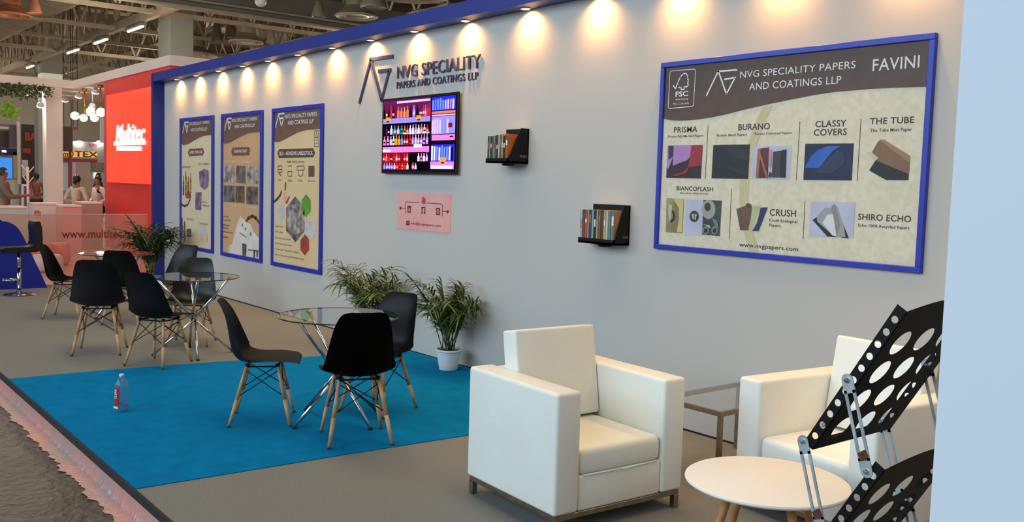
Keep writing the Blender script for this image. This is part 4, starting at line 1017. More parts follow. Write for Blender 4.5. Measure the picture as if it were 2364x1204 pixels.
# round white coffee table
t = thing('coffee_table', 'low round white coffee table on splayed wooden legs', 'table', (-2.395, 3.405, 0), RD(12))
MB().lathe([(0, 0.428), (0.340, 0.428), (0.351, 0.434), (0.354, 0.440), (0.352, 0.447), (0.344, 0.4515), (0, 0.452)], n=72).build('table_top', WTOP, t, smooth=40)
MB().box((0, 0, 0.416), (0.36, 0.05, 0.024)).box((0, 0, 0.416), (0.05, 0.36, 0.023)).build('under_frame', WOOD2, t)
for k in range(4):
    a = PI / 4 + PI / 2 * k + 0.2
    MB().tube((0.31 * math.cos(a), 0.31 * math.sin(a), 0), (0.175 * math.cos(a), 0.175 * math.sin(a), 0.428), 0.0125, 0.021, 14).build('leg', WOOD2, t)

# ------------------------------------------------------------------ zigzag brochure stand of perforated black trays
Y0 = 1.65
Pb, Pt = WP(1876, 1037, Y0), WP(2095, 720, Y0)
BETA = math.atan2(Pt.z - Pb.z, Pt.x - Pb.x)
LEN = (Pt - Pb).length
dd, nn = V((math.cos(BETA), 0, math.sin(BETA))), V((-math.sin(BETA), 0, math.cos(BETA)))
WID = XP(2056, 994, Pb.x).y - Y0
def holes(mb, org, ux, uy, cw, ch, nx, ny, r, n=28):
    for i in range(nx):
        for j in range(ny):
            c = org + ux * (cw * (i + .5)) + uy * (ch * (j + .5))
            ci, sq = [], []
            for k in range(n):
                a = 2 * PI * k / n
                x, y = math.cos(a), math.sin(a)
                ci.append(mb.b.verts.new(c + ux * (r * x) + uy * (r * y)))
                f = 1 / max(abs(x), abs(y))
                sq.append(mb.b.verts.new(c + ux * (cw / 2 * x * f) + uy * (ch / 2 * y * f)))
            for k in range(n):
                l = (k + 1) % n
                mb.b.faces.new((sq[k], sq[l], ci[l], ci[k]))
            # corners of the cell when the square is not sampled exactly there
            for sx, sy in ((1, 1), (-1, 1), (-1, -1), (1, -1)):
                a = math.atan2(sy, sx) % (2 * PI); k = int(a / (2 * PI) * n)
                if abs(a - 2 * PI * k / n) > 1e-4:
                    mb.b.faces.new((sq[k], mb.b.verts.new(c + ux * (cw / 2 * sx) + uy * (ch / 2 * sy)), sq[(k + 1) % n]))
def thicken(mb, off):
    r = bmesh.ops.extrude_face_region(mb.b, geom=list(mb.b.faces), use_keep_orig=True)
    bmesh.ops.translate(mb.b, vec=off, verts=[v for v in r['geom'] if isinstance(v, bmesh.types.BMVert)])
t = thing('brochure_stand', 'zigzag brochure stand of perforated black metal trays behind the pale partition', 'stand', (Pb.x - 0.05, Y0 + WID / 2, 0))
SEC = V((0, 0, 0))
step = WP(2003, 1087, Y0) - WP(1958.6, 876, Y0)
midp = WP(1958.6, 876, Y0) - WP(1856, 1017, Y0)          # from bottom pivot to mid pivot
topp = dd * (LEN - 0.028)
drop = midp + step - topp
for k in range(4):
    org = Pb + drop * k - V(t.location)
    org.x += 0
    uy = V((0, 1, 0))
    mb = MB()
    cols, rows_ = 3, 4
    ms = 0.012; mw = 0.016; mt_ = 0.044
    cw, chh = (WID - 2 * mw) / cols, (LEN - ms - mt_) / rows_
    holes(mb, org + dd * ms + uy * mw, dd, uy, chh, cw, rows_, cols, 0.0290)
    for a0, a1, b0, b1 in ((0, ms, 0, WID), (LEN - mt_, LEN, 0, WID), (ms, LEN - mt_, 0, mw), (ms, LEN - mt_, WID - mw, WID)):
        mb.face([org + dd * a0 + uy * b0, org + dd * a1 + uy * b0, org + dd * a1 + uy * b1, org + dd * a0 + uy * b1])
    arch = [org + dd * (LEN + 0.020 * math.sin(PI * i / 12)) + uy * (WID * i / 12) for i in range(13)]
    mb.face(arch)
    bmesh.ops.remove_doubles(mb.b, verts=mb.b.verts, dist=1e-5)
    thicken(mb, nn * 0.0015)
    tr = mb.build('tray', BLACKM, t)
    FW = 0.024
    for side in (0, 1):
        o = org + uy * (WID * side)
        mb = MB()
        nh = 11; m0 = 0.012; cell = (LEN - 2 * m0) / nh
        holes(mb, o + dd * m0 + nn * 0.003, dd, nn, cell, FW - 0.006, nh, 1, 0.0072, 20)
        mb.face([o, o + dd * LEN, o + dd * LEN + nn * 0.003, o + nn * 0.003])
        mb.face([o + nn * (FW - 0.003), o + dd * LEN + nn * (FW - 0.003), o + dd * LEN + nn * FW, o + nn * FW])
        mb.face([o + nn * .003, o + dd * m0 + nn * .003, o + dd * m0 + nn * (FW - .003), o + nn * (FW - .003)])
        mb.face([o + dd * (LEN - m0) + nn * .003, o + dd * LEN + nn * .003, o + dd * LEN + nn * (FW - .003), o + dd * (LEN - m0) + nn * (FW - .003)])
        thicken(mb, uy * (0.0014 if side == 0 else -0.0014))
        mb.build('side_flange', BLACKM, tr)
    # a folded lip along the tray's foot
    MB().box(org + uy * WID / 2 + nn * 0.011, (0.0016, WID, 0.022), rot=Matrix((dd, uy, nn)).transposed()).build('foot_lip', BLACKM, tr)
def arm(p0, p1, y, stain):
    d = (p1 - p0); L = d.length; d = d / L; n = V((-d.z, 0, d.x)); w = 0.0125
    mb = MB()
    def pr(pts): mb.prism([V((q.x, y, q.z)) for q in pts], (0, 0.0022, 0))
    for c, s in ((p0, -1), (p1, 1)):
        ends = [c + n * (w * math.cos(a)) + d * (s * w * math.sin(a)) for a in [PI * i / 10 for i in range(11)]]
        pr(ends + [c - n * w - d * (s * 0.026), c + n * w - d * (s * 0.026)])
    for s in (1, -1):
        a, b = p0 + d * 0.02, p1 - d * 0.02
        pr([a + n * (s * w), a + n * (s * w * 0.5), b + n * (s * w * 0.5), b + n * (s * w)])
    o = mb.build('slotted_arm', ZINC, t)
    for c in (p0, p1):
        MB().tube((c.x, y - 0.004, c.z), (c.x, y + 0.004, c.z), 0.0052, n=14).tube((c.x, y - 0.0052, c.z), (c.x, y - 0.004, c.z), 0.0028, 0.004, n=12).build('rivet', CHROME, o)
    if stain:
        c = p1 - d * 0.033
        MB().prism([V((q.x, y - 0.0004, q.z)) for q in (c + n * w + d * .004, c + n * (w * .3) + d * .012, c - n * (w * .6) + d * .013, c - n * (w * .9) - d * .002, c - n * (w * .2) - d * .006, c + n * w * .6 - d * .009)], (0, 0.0005, 0)).build('rust_patch', RUST, o)
for k in range(3):
    base = WP(1856, 1017, Y0) + drop * k - V(t.location)
    for yy in (Y0 - 0.0045 - t.location.y, Y0 + WID + 0.003 - t.location.y):
        b0 = V((base.x, 0, base.z))
        arm(b0 + V((midp.x, 0, midp.z)), b0 + V((midp.x + step.x, 0, midp.z + step.z)), yy, k == 0 and yy < 0)
        arm(b0, b0 + V((step.x, 0, step.z)), yy, k == 0 and yy < 0)
low = Pb + drop * 3 - V(t.location)
mb = MB()
for yy in (low.y, low.y + WID):
    mb.box((low.x + 0.05, yy, 0.010), (0.40, 0.03, 0.018)).tube((low.x + 0.02, yy, 0.018), (low.x + 0.004, yy, low.z + 0.012), 0.009, n=10).tube((low.x + 0.16, yy, 0.018), (low.x + 0.16, yy, low.z + 0.255), 0.009, n=10)
mb.box((low.x - 0.10, low.y + WID / 2, 0.010), (0.03, WID, 0.016))
mb.build('base', BLACKM, t)

# ------------------------------------------------------------------ potted palms
def palm(label, x, y, sc_, seed, nf, lean=(0, 0), leaf=LEAF, spread=1.0, hgt=0.68):
    rnd = random.Random(seed)
    t = thing('potted_palm', label, 'potted plant', (x, y, 0.005 if x > -8 else 0.0), 0, 'potted palms along the wall')
    s = sc_
    MB().lathe([(0, 0.0), (0.080 * s, 0.0), (0.084 * s, 0.006), (0.092 * s, 0.05), (0.104 * s, 0.115), (0.108 * s, 0.150), (0.112 * s, 0.153), (0.112 * s, 0.160), (0.109 * s, 0.163), (0.110 * s, 0.168), (0.121 * s, 0.170), (0.125 * s, 0.176), (0.124 * s, 0.187), (0.118 * s, 0.191), (0.108 * s, 0.189), (0.104 * s, 0.17), (0.0, 0.168)], n=40).build('pot', WPLAST, t, smooth=35)
    MB().lathe([(0, 0.183), (0.05 * s, 0.181), (0.1055 * s, 0.174)], n=24).build('soil', SOIL, t, smooth=60)
    def leaflet(mb, p, d, L, w, droop, up):
        side = d.cross(up)
        side = side.normalized() if side.length > 1e-4 else d.orthogonal().normalized()
        prev = None
        N = 4
        for i in range(N + 1):
            u = i / N
            c = p + d * (L * u) + V((0, 0, -droop * L * u * u))
            ww = w * (0.55 + 0.9 * u) * (1 - u) ** 0.6 if u < 1 else 0.0005
            ww = max(ww, 0.0005)
            a, b, mid = mb.b.verts.new(c + side * ww), mb.b.verts.new(c - side * ww), mb.b.verts.new(c - up * ww * 0.5)
            if prev:
                mb.b.faces.new((prev[0], a, mid, prev[2])); mb.b.faces.new((prev[2], mid, b, prev[1]))
            prev = (a, b, mid)
    stalks = MB()
    for f in range(nf):
        az = 2 * PI * f / nf * 1.0 + rnd.uniform(-0.35, 0.35) + f * 2.4
        el = rnd.uniform(0.55, 1.42)                                    # how upright
        L = hgt * s * rnd.uniform(0.72, 1.05)
        st = V((rnd.uniform(-0.045, 0.045), rnd.uniform(-0.045, 0.045), 0.175))
        out = V((math.cos(az), math.sin(az), 0))
        pts = []
        N = 12
        p = st.copy(); th = max(el, 1.25)
        bend = (1.5 - el) * 2.2 / N
        for i in range(N + 1):
            pts.append(p.copy())
            u = i / N
            dirv = out * math.cos(th) * spread + V((0, 0, math.sin(th))) + V((lean[0], lean[1], 0)) * u
            p = p + dirv.normalized() * (L / N)
            if u > 0.25: th -= bend * (0.7 + u * 1.3)
        # keep inside the wall line
        for q in pts:
            if y + q.y > YW - 0.05: q.y = YW - 0.05 - y
        for i in range(N): stalks.tube(pts[i], pts[i + 1], 0.0055 * s * (1 - 0.75 * i / N), 0.0055 * s * (1 - 0.75 * (i + 1) / N), 6)
        mb = MB()
        n_l = 13
        for i in range(n_l):
            u = 0.30 + 0.68 * i / (n_l - 1)
            k = min(int(u * N), N - 1); w_ = u * N - k
            c = pts[k].lerp(pts[k + 1], w_); tan = (pts[k + 1] - pts[k]).normalized()
            up = V((0, 0, 1)); sd = tan.cross(up)
            sd = sd.normalized() if sd.length > 0.05 else V((-out.y, out.x, 0))
            for sgn in (1, -1):
                d = (tan * rnd.uniform(0.55, 0.9) + sd * sgn * rnd.uniform(0.6, 0.95) + V((0, 0, rnd.uniform(-0.05, 0.3)))).normalized()
                LL = s * (0.27 - 0.11 * abs(u - 0.6) / 0.4) * rnd.uniform(0.85, 1.15)
                e = c + d * LL
                if y + e.y > YW - 0.05: d.y -= 1.0; d.normalize()
                leaflet(mb, c, d, LL, 0.0118 * s, rnd.uniform(0.2, 0.8), up if abs(d.z) < 0.9 else V((1, 0, 0)))
        o = mb.build('frond', leaf if rnd.random() < 0.7 else LEAF2, t, fix=False)
    stalks.build('stalks', STALK, t)
    return t
palm('potted palm in a ribbed white pot, fully seen beside the near armchair', -6.925, 4.875, 1.0, 21, 27, (0, -0.06), spread=0.95, hgt=0.73)
palm('potted palm rising behind the nearest glass table', -8.22, 4.78, 1.08, 34, 19, (0, -0.04), spread=0.8, hgt=0.76)
palm('potted palm by the blue corner post, dark against the red panel', -14.25, 4.52, 1.38, 5, 24, (0, 0), LEAF2, spread=0.85, hgt=0.68)

# ------------------------------------------------------------------ water bottle
t = thing('water_bottle', 'clear water bottle with a red label standing alone on the blue carpet', 'bottle', (-6.86, 1.975, 0.005), RD(-72))
PETP = [(0, 0.004), (0.030, 0.003), (0.044, 0.006), (0.047, 0.016)]
for i in range(9): PETP += [(0.047, 0.022 + i * 0.016), (0.0455, 0.030 + i * 0.016)]
PETP += [(0.047, 0.172), (0.0465, 0.190), (0.043, 0.205), (0.030, 0.228), (0.018, 0.243), (0.0135, 0.249), (0.0135, 0.256)]
MB().lathe(PETP, n=36).build('bottle_shell', clear('pet_plastic', (232, 240, 244), 0.05, (226, 238, 246), 1.42), t, smooth=60)
MB().lathe([(0, 0.009), (0.043, 0.009), (0.0445, 0.02), (0.0445, 0.06), (0, 0.06)], n=30).build('water', clear('water', (222, 236, 242), 0.02, (220, 232, 240), 1.2), t, smooth=40)
MB().lathe([(0.0, 0.272), (0.0145, 0.272), (0.016, 0.269), (0.016, 0.256), (0.0145, 0.254), (0, 0.254)], n=28).build('cap', mat('pale_cap', (214, 230, 234), 0.5, noise=(20, (206, 222, 226))), t, smooth=40)
LAB = mat('red_label', (176, 22, 30), 0.5, noise=(20, (166, 20, 28)))
mb = MB(); rows = []
for i in range(9):
    a = RD(-38 + 76 * i / 8) 
    rows.append((mb.b.verts.new((0.0478 * math.cos(a), 0.0478 * math.sin(a), 0.048)), mb.b.verts.new((0.0478 * math.cos(a), 0.0478 * math.sin(a), 0.178))))
for a, b in zip(rows[:-1], rows[1:]): mb.b.faces.new((a[0], b[0], b[1], a[1]))
lbm = mb.build('label', LAB, t)
mb = MB(); add_text(mb, 'CLEAR', (0.0490, 0.012, 0.098), (0, 0, 1), (0, -1, 0), 0.072, 0.022, None, 0.03)
mb.build('lettering', WINK, lbm, fix=False)
MB().box((0.0484, 0, 0.036), (0.001, 0.05, 0.014)).build('label_foot', WINK, lbm)

# ------------------------------------------------------------------ blue counter and bar stool
t = thing('reception_counter', 'deep blue counter with a rounded shoulder and slanting side, at the left edge', 'counter', (-14.95, 2.2, 0))
BLUE = mat('deep_blue_laminate', (14, 28, 128), 0.4, noise=(1.2, (16, 32, 138)))
prof = [(0.76, 0.0), (0.97, 0.0 + 0.0)]
sh = [(1.06, 0.0), (0.775, 0.685)]
pts = [(1.06, 0.0)] + [(0.775 - 0.0, 0.69)] + [(0.74, 0.77), (0.70, 0.85), (0.655, 0.91), (0.60, 0.95), (0.54, 0.975), (0.47, 0.985), (-0.9, 0.985), (-0.9, 0.0)]
MB().prism([(-0.5, y, z) for y, z in pts], (0.5, 0, 0)).build('body', BLUE, t)
MB().box((-0.25, -0.2, 0.996), (0.56, 1.32, 0.022), bev=0.008).build('top_board', BLUE, t)
t = thing('bar_stool', 'black bar stool on a chrome pedestal before the blue counter', 'bar stool', (-14.225, 2.744, 0), RD(-90))
MB().lathe([(0, 0.0), (0.20, 0.0), (0.205, 0.006), (0.19, 0.014), (0.06, 0.03), (0.036, 0.05), (0.036, 0.07), (0, 0.07)], n=40).build('base', CHROME, t, smooth=40)
MB().tube((0, 0, 0.06), (0, 0, 0.36), 0.030, n=20).tube((0, 0, 0.36), (0, 0, 0.60), 0.024, n=20).build('pedestal', CHROME, t)
mb = MB().path([(0.0, 0.05, 0.215), (0.12, 0.12, 0.215), (0.2, 0.08, 0.215), (0.22, 0, 0.215), (0.2, -0.08, 0.215), (0.12, -0.12, 0.215), (0, -0.05, 0.215)], 0.0095, 10)
mb.build('foot_ring', CHROME, t)
SEATB = mat('black_leatherette', (18, 15, 13), 0.38, noise=(24, (22, 18, 16)), bump=(60, 0.15))
pr = [(0.25, 0.60), (0.25, 0.645), (0.20, 0.668), (-0.1, 0.668), (-0.155, 0.69), (-0.175, 0.74), (-0.165, 0.84), (-0.155, 0.95), (-0.165, 1.02), (-0.235, 1.025), (-0.252, 0.95), (-0.262, 0.80), (-0.262, 0.68), (-0.235, 0.625), (-0.18, 0.600)]
mb = MB().prism([(x, -0.2, z) for x, z in pr], (0, 0.4, 0))
bmesh.ops.bevel(mb.b, geom=[e for e in mb.b.edges], offset=0.008, segments=2, affect='EDGES')
mb.build('seat', SEATB, t, smooth=40)
# ------------------------------------------------------------------ red-and-white neighbouring stand
RED = mat('red_laminate', (238, 50, 38), 0.45, noise=(1.5, (232, 46, 35)))
WHITEP = mat('white_stand_paint', (232, 214, 200), 0.6, noise=(1.2, (226, 208, 194)))
GLOSSF = mat('glossy_pale_floor', (214, 190, 178), 0.18, spec=0.5, noise=(0.8, (206, 182, 170)))
RY = 6.3
struct(MB().box((-25.0, 2.6, -0.08), (19.2, 7.6, 0.16), GLOSSF).build('floor'))
struct(MB().box((-15.43, 2.6, -0.035), (0.09, 7.6, 0.078), WHITEP).build('trim_5'))
rx0, rx1 = WP(242, 400, RY).x, -18.6
zt = WP(300, 173, RY).z
struct(MB().box(((rx0 + rx1) / 2, RY + 1.0, zt / 2), (rx1 - rx0, 2.0, zt), RED).build('wall_red'))
# white header beam: along the red wall, and turning towards the aisle at its far end
zb1, zt1 = WP(352, 160, RY - .02).z, WP(352, 137, RY - .02).z
cx = WP(168, 200, RY - .02).x
struct(MB().box(((cx - 4 + rx1 + 0.02) / 2, RY + 0.98, (zb1 + zt1) / 2), (rx1 + 0.02 - cx + 4, 2.0, zt1 - zb1), WHITEP).build('beam'))
struct(MB().box((cx - 0.3, 2.4, (zb1 + zt1) / 2), (0.6, 7.76, zt1 - zb1), WHITEP).build('beam'))
pa, pb = XP(107, 330, cx - 0.02), XP(144, 330, cx - 0.02)
struct(MB().box((cx - 0.22, (pa.y + pb.y) / 2, zb1 / 2), (0.4, pb.y - pa.y, zb1), WHITEP).build('pillar'))
# lit red sign box
t = thing('light_box', 'lit red sign box with a white slanted wordmark on the red wall', 'sign', ((WP(246, 300, RY).x + WP(352, 300, RY).x) / 2, RY, 0))
lx0, lx1 = WP(246, 300, RY - .08).x, -19.0
lz0, lz1 = WP(300, 422.5, RY - .08).z, WP(300, 209.5, RY - .08).z
rel(MB().box(((lx0 + lx1) / 2, RY - 0.034, (lz0 + lz1) / 2), (lx1 - lx0 + .04, 0.065, lz1 - lz0 + .04)), t).build('housing', RED, t)
LIT = bpy.data.materials.new('lit_red_acrylic'); LIT.use_nodes = True
nt = LIT.node_tree; b = nt.nodes['Principled BSDF']
b.inputs['Base Color'].default_value = rgb((200, 40, 28)); b.inputs['Roughness'].default_value = 0.3
b.inputs['Emission Color'].default_value = rgb((255, 78, 52)); b.inputs['Emission Strength'].default_value = 0.92
n_ = nt.nodes.new('ShaderNodeTexNoise'); n_.inputs['Scale'].default_value = 2.0
tc_ = nt.nodes.new('ShaderNodeTexCoord'); mp_ = nt.nodes.new('ShaderNodeMapping'); mp_.inputs['Scale'].default_value = (2.0, 1, 0.15)
nt.links.new(tc_.outputs['Object'], mp_.inputs[0]); nt.links.new(mp_.outputs[0], n_.inputs['Vector'])
rm = nt.nodes.new('ShaderNodeValToRGB'); rm.color_ramp.elements[0].color = rgb((255, 56, 34)); rm.color_ramp.elements[1].color = rgb((255, 80, 48))
nt.links.new(n_.outputs['Fac'], rm.inputs[0]); nt.links.new(rm.outputs[0], b.inputs['Emission Color'])
MATS['lit_red_acrylic'] = LIT
rel(MB().box(((lx0 + lx1) / 2, RY - 0.073, (lz0 + lz1) / 2), (lx1 - lx0, 0.014, lz1 - lz0)), t).build('lit_face', LIT, t)
LITW = glow('lit_white_acrylic', (255, 250, 240), 2.2)
m8 = Z(245, 270, 13.38)
mb = MB(); y = RY - 0.086
wtext(mb, 'Multitec', m8(300, 790), m8(1195, 770), m8(300, 250), None, y, 0.012, 0.28, 0.02, 1.0)
strokes(mb, [[m8(275, 815), m8(1190, 785)]], 0.09, y, None, 0.02)
rel(mb, t).build('lettering', LITW, t, fix=False)
mb = MB()
xx = 340
rr = random.Random(4)
while xx < 1090:
    w = rr.uniform(40, 75)
    mb.prism([WP(*m8(xx, 905), y), WP(*m8(xx, 1035), y), WP(*m8(xx + w, 1035), y), WP(*m8(xx + w, 905), y)], (0, -0.015, 0)); xx += w + 14
rel(mb, t).build('tagline', LITW, t, fix=False)

# low glass screen with a printed web address
t = thing('glass_screen', 'low glass screen with the dark red web address printed on it', 'screen', (-15.5, 3.9, 0))
GS = clear('screen_glass', (250, 236, 232), 0.22, (214, 178, 168), 1.35)
MB().box((0, -0.35, 0.533), (0.012, 2.66, 1.06)).build('pane', GS, t)
MB().box((0, -0.35, 1.066), (0.016, 2.66, 0.008)).build('top_edge', mat('glass_edge', (210, 196, 186), 0.3, noise=(10, (200, 186, 176))), t)
mb = MB()
a, b_ = XP(143, 549, -15.485), XP(303, 551, -15.485)
tp = XP(143, 528, -15.485)
add_text(mb, 'www.multitec.in', V((0.0085, a.y - 3.9, a.z)), (0, 1, 0), (0, 0, 1), b_.y - a.y, 0.125, None, 0.012)
mb.build('lettering', mat('wine_print', (128, 28, 30), 0.6, noise=(20, (118, 24, 26))), t, fix=False)

# pale counters behind the glass
def counter(px0, px1, x, ztop, m_, label, name='counter', depth=0.5):
    a, b = XP(px0, 500, x).y, XP(px1, 500, x).y
    t = thing(name, label, 'counter', (x, (a + b) / 2, 0))
    MB().box((-depth / 2, 0, ztop / 2 - 0.02), (depth, b - a, ztop - 0.04)).build('body', m_, t)
    MB().box((-depth / 2, 0, ztop - 0.02), (depth + 0.04, b - a - 0.004, 0.04), bev=0.004, seg=1).build('worktop', WHITEP, t)
    return t, a, b
c1, a, b = counter(76, 139.5, -21.6, 1.05, mat('counter_white', (226, 206, 192), 0.5, noise=(1.2, (220, 200, 186))), 'pale counter with a small red logo, between the bar stool and the pink counter')
mb = MB(); yc = (a + b) / 2
add_text(mb, 'Multitec', (0.003, XP(79, 495, -21.6).y - yc, XP(79, 495, -21.6).z), (0, 1, 0), (0, 0, 1), XP(95, 495, -21.6).y - XP(79, 495, -21.6).y, 0.10, None, 0.03, 0.28)
mb.box((0.002, XP(87, 498, -21.6).y - yc, XP(87, 497, -21.6).z), (0.002, 0.13, 0.014)).box((0.002, XP(87, 498, -21.6).y - yc, XP(87, 501, -21.6).z), (0.002, 0.12, 0.012))
mb.build('logo', mat('logo_red', (208, 70, 56), 0.5, noise=(20, (198, 62, 50))), c1, fix=False)
counter(143.5, 188, -21.0, 1.03, mat('counter_pink', (226, 150, 138), 0.4, noise=(1.2, (218, 142, 130))), 'pink counter front behind the web address on the glass')
counter(189, 237, -22.3, 1.06, mat('counter_grey', (176, 146, 132), 0.5, noise=(1.2, (168, 138, 126))), 'greyish counter beside the red wall, two people behind it')
counter(-60, 62, -20.2, 1.02, mat('counter_plain', (196, 190, 176), 0.6, noise=(1.2, (190, 184, 170))), 'plain pale counter behind the blue counter at the left edge')
# pink poufs
PK = mat('coral_fabric', (240, 110, 104), 0.6, noise=(9, (232, 102, 98)))
for px, py, x, r, h, lb, mt_ in ((98, 572, -18.3, 0.20, 0.44, 'coral round pouf behind the bar stool, left one', PK), (136, 576, -18.6, 0.20, 0.42, 'coral round pouf behind the side-on chair, right one', PK), (108, 592, -17.4, 0.26, 0.30, 'low white round pouf before the coral ones', WPLAST)):
    p = XP(px, py, x)
    t = thing('pouf', lb, 'pouf', (x, p.y, 0), 0, 'round poufs on the glossy floor')
    MB().lathe([(0, 0.02), (r * .8, 0.02), (r * .98, 0.07), (r, h * .5), (r * .97, h * .8), (r * .8, h * .97), (0, h)], n=28).build('cushion', mt_, t, smooth=60)
    MB().lathe([(0, 0), (r * .75, 0), (r * .75, 0.025), (0, 0.025)], n=24).build('base', BLACKM, t)

# spot lamps under the white beam
LAMPS = []
HOT = glow('spot_lamp_glow', (255, 246, 238), 14)
i = 0
for (px, py, lb) in ((63, 215, 'white spot lamp over the hanging greenery, left one'), (86, 208, 'white spot lamp over the hanging greenery, right one'), (150, 231, 'white spot lamp right beside the white pillar'), (182, 222, 'white spot lamp above the left globe of the pendant'), (221, 212, 'white spot lamp nearest the red wall'), (94, 244, 'white spot lamp hanging lower, within the greenery'), (213, 247, 'white spot lamp just above the globes of the right pendant')):
    p = XP(px, py, cx - (0.12 if py > 235 else 0.42)) if px < 140 else WP(px, py, 6.62)
    LAMPS.append(p.copy())
    t = thing('spot_lamp', lb, 'light', p, 0, 'spot lamps of the red-and-white stand')
    rot = Matrix.Rotation(RD(35), 3, 'Y')
    MB().lathe([(0.0, 0.09), (0.05, 0.09), (0.08, 0.06), (0.09, 0.0), (0.083, -0.004), (0.07, 0.02), (0, 0.03)], n=20, M=rot).build('housing', WPLAST, t, smooth=40)
    MB().ball((-0.012, 0, -0.012), 0.088, None, 16, 10, (1, 1.05, 0.5)).build('lens', HOT, t)
    sl_ = bpy.data.lights.new('spot_lamp_beam', 'SPOT'); sl_.energy, sl_.color, sl_.spot_size, sl_.spot_blend, sl_.shadow_soft_size = 55, (1.0, 0.86, 0.76), RD(120), 0.8, 0.05
    so_ = bpy.data.objects.new('spot_lamp_beam', sl_); so_.location = p + V((0, 0, -0.1)); so_.rotation_euler = V((0.45, -0.35, -1)).to_track_quat('-Z', 'Y').to_euler(); col.objects.link(so_)
    MB().tube((0.03, 0, 0.05), (0.03, 0, max(0.1, zb1 - p.z + 0.002)), 0.012, n=8).build('stem', WPLAST, t)
# pendant lamps with globes
BRASS = mat('brass', (196, 140, 60), 0.3, 0.9, noise=(9, (184, 128, 52)))
GLOBE = glow('lit_opal_globe', (255, 238, 190), 2.4)
yp_ = 6.5
for (sx, top, gl, lb) in ((195, 208, ((173, 267, 9.2), (193, 272, 8.4)), 'brass pendant with two lit globes, left one'), (232, 196, ((209, 258, 9.6), (218, 272, 8.6), (233, 259, 9.4)), 'brass pendant with three lit globes, beside the red wall')):
    a, b = WP(sx, top, yp_), WP(sx, 266, yp_)
    px_ = a.x
    t = thing('pendant_lamp', lb, 'light', (px_, yp_, zb1), 0, 'brass pendants of the neighbouring stand')
    MB().tube((0, 0, -0.03), (0, 0, b.z - zb1), 0.018, n=8).build('stem', BRASS, t)
    MB().lathe([(0, 0), (0.07, 0), (0.06, -0.05), (0, -0.05)], n=16).build('ceiling_rose', BRASS, t)
    for g in gl:
        c = WP(g[0], g[1], yp_ + random.uniform(-0.12, 0.06)) - V((px_, yp_, zb1)); r = g[2] * 25.0 / FPX
        MB().ball(c, r, None, 20, 12).build('globe', GLOBE, t)
        MB().tube((0, 0, b.z - zb1 + 0.01), c + (V((0, 0, b.z - zb1)) - c).normalized() * (r * .9), 0.016, n=8).build('arm', BRASS, t)
# greenery hanging from the beam
GR = mat('hanging_leaf', (84, 100, 48), 0.6, noise=(4, (60, 78, 38)))
GR2 = mat('bright_leaf', (150, 196, 48), 0.6, noise=(4, (128, 176, 44)))
rr = random.Random(12)
mb = MB()
for i in range(1500):
    y = 3.2 + rr.random() * 2.55
    edge = (5.75 - y) / 2.5
    z = zb1 - 0.02 - rr.random() ** 1.6 * (0.22 + 0.55 * min(1, edge) * (0.6 + 0.4 * math.sin(y * 5)))
    x = cx + 0.25 + rr.uniform(-0.35, 0.2)
    c = V((x, y, z))
    if any(abs(c.x - q.x) < .24 and abs(c.y - q.y) < .22 and c.z > q.z - .24 for q in LAMPS): continue
    d = V((rr.uniform(-1, 1), rr.uniform(-1, 1), rr.uniform(-1, .3))).normalized(); s = d.orthogonal().normalized(); L = rr.uniform(.05, .11)
    mb.face([c, c + d * L * .5 + s * L * .32, c + d * L, c + d * L * .5 - s * L * .32], GR)
for i in range(160):
    y = 4.75 + rr.gauss(0, .12); z = zb1 - .45 - rr.random() * .4
    c = V((cx + 0.2, y, z)); d = V((rr.uniform(-1, 1), rr.uniform(-1, 1), rr.uniform(-1, .3))).normalized(); s = d.orthogonal().normalized(); L = rr.uniform(.06, .12)
    mb.face([c, c + d * L * .5 + s * L * .32, c + d * L, c + d * L * .5 - s * L * .32], GR2)
tag(mb.build('hanging_foliage', None, None, fix=False), 'green foliage trailing from the white header beam, left of the white pillar', 'foliage', None, 'stuff')

# ------------------------------------------------------------------ coat stand
p = XP(65, 480, -23.0)
t = thing('coat_stand', 'white coat stand with branching pegs left of the white pillar', 'coat stand', (-23.0, p.y, 0))
hh = XP(65, 385, -23.0).z
MB().tube((0, 0, 0.02), (0, 0, hh), 0.028, n=12).build('pole', WHITEP, t)
MB().lathe([(0, 0), (0.22, 0), (0.22, 0.02), (0.03, 0.05), (0, 0.05)], n=24).build('base', WHITEP, t)
for k, (a, z0) in enumerate(((1.2, 0.05), (-1.6, 0.02), (1.9, 0.28), (-1.0, 0.26))):
    MB().tube((0, 0, hh - z0 - 0.10), (0.10 * math.cos(a), 0.13 * math.sin(a), hh - z0 + 0.06), 0.013, n=8).build('peg', WHITEP, t)

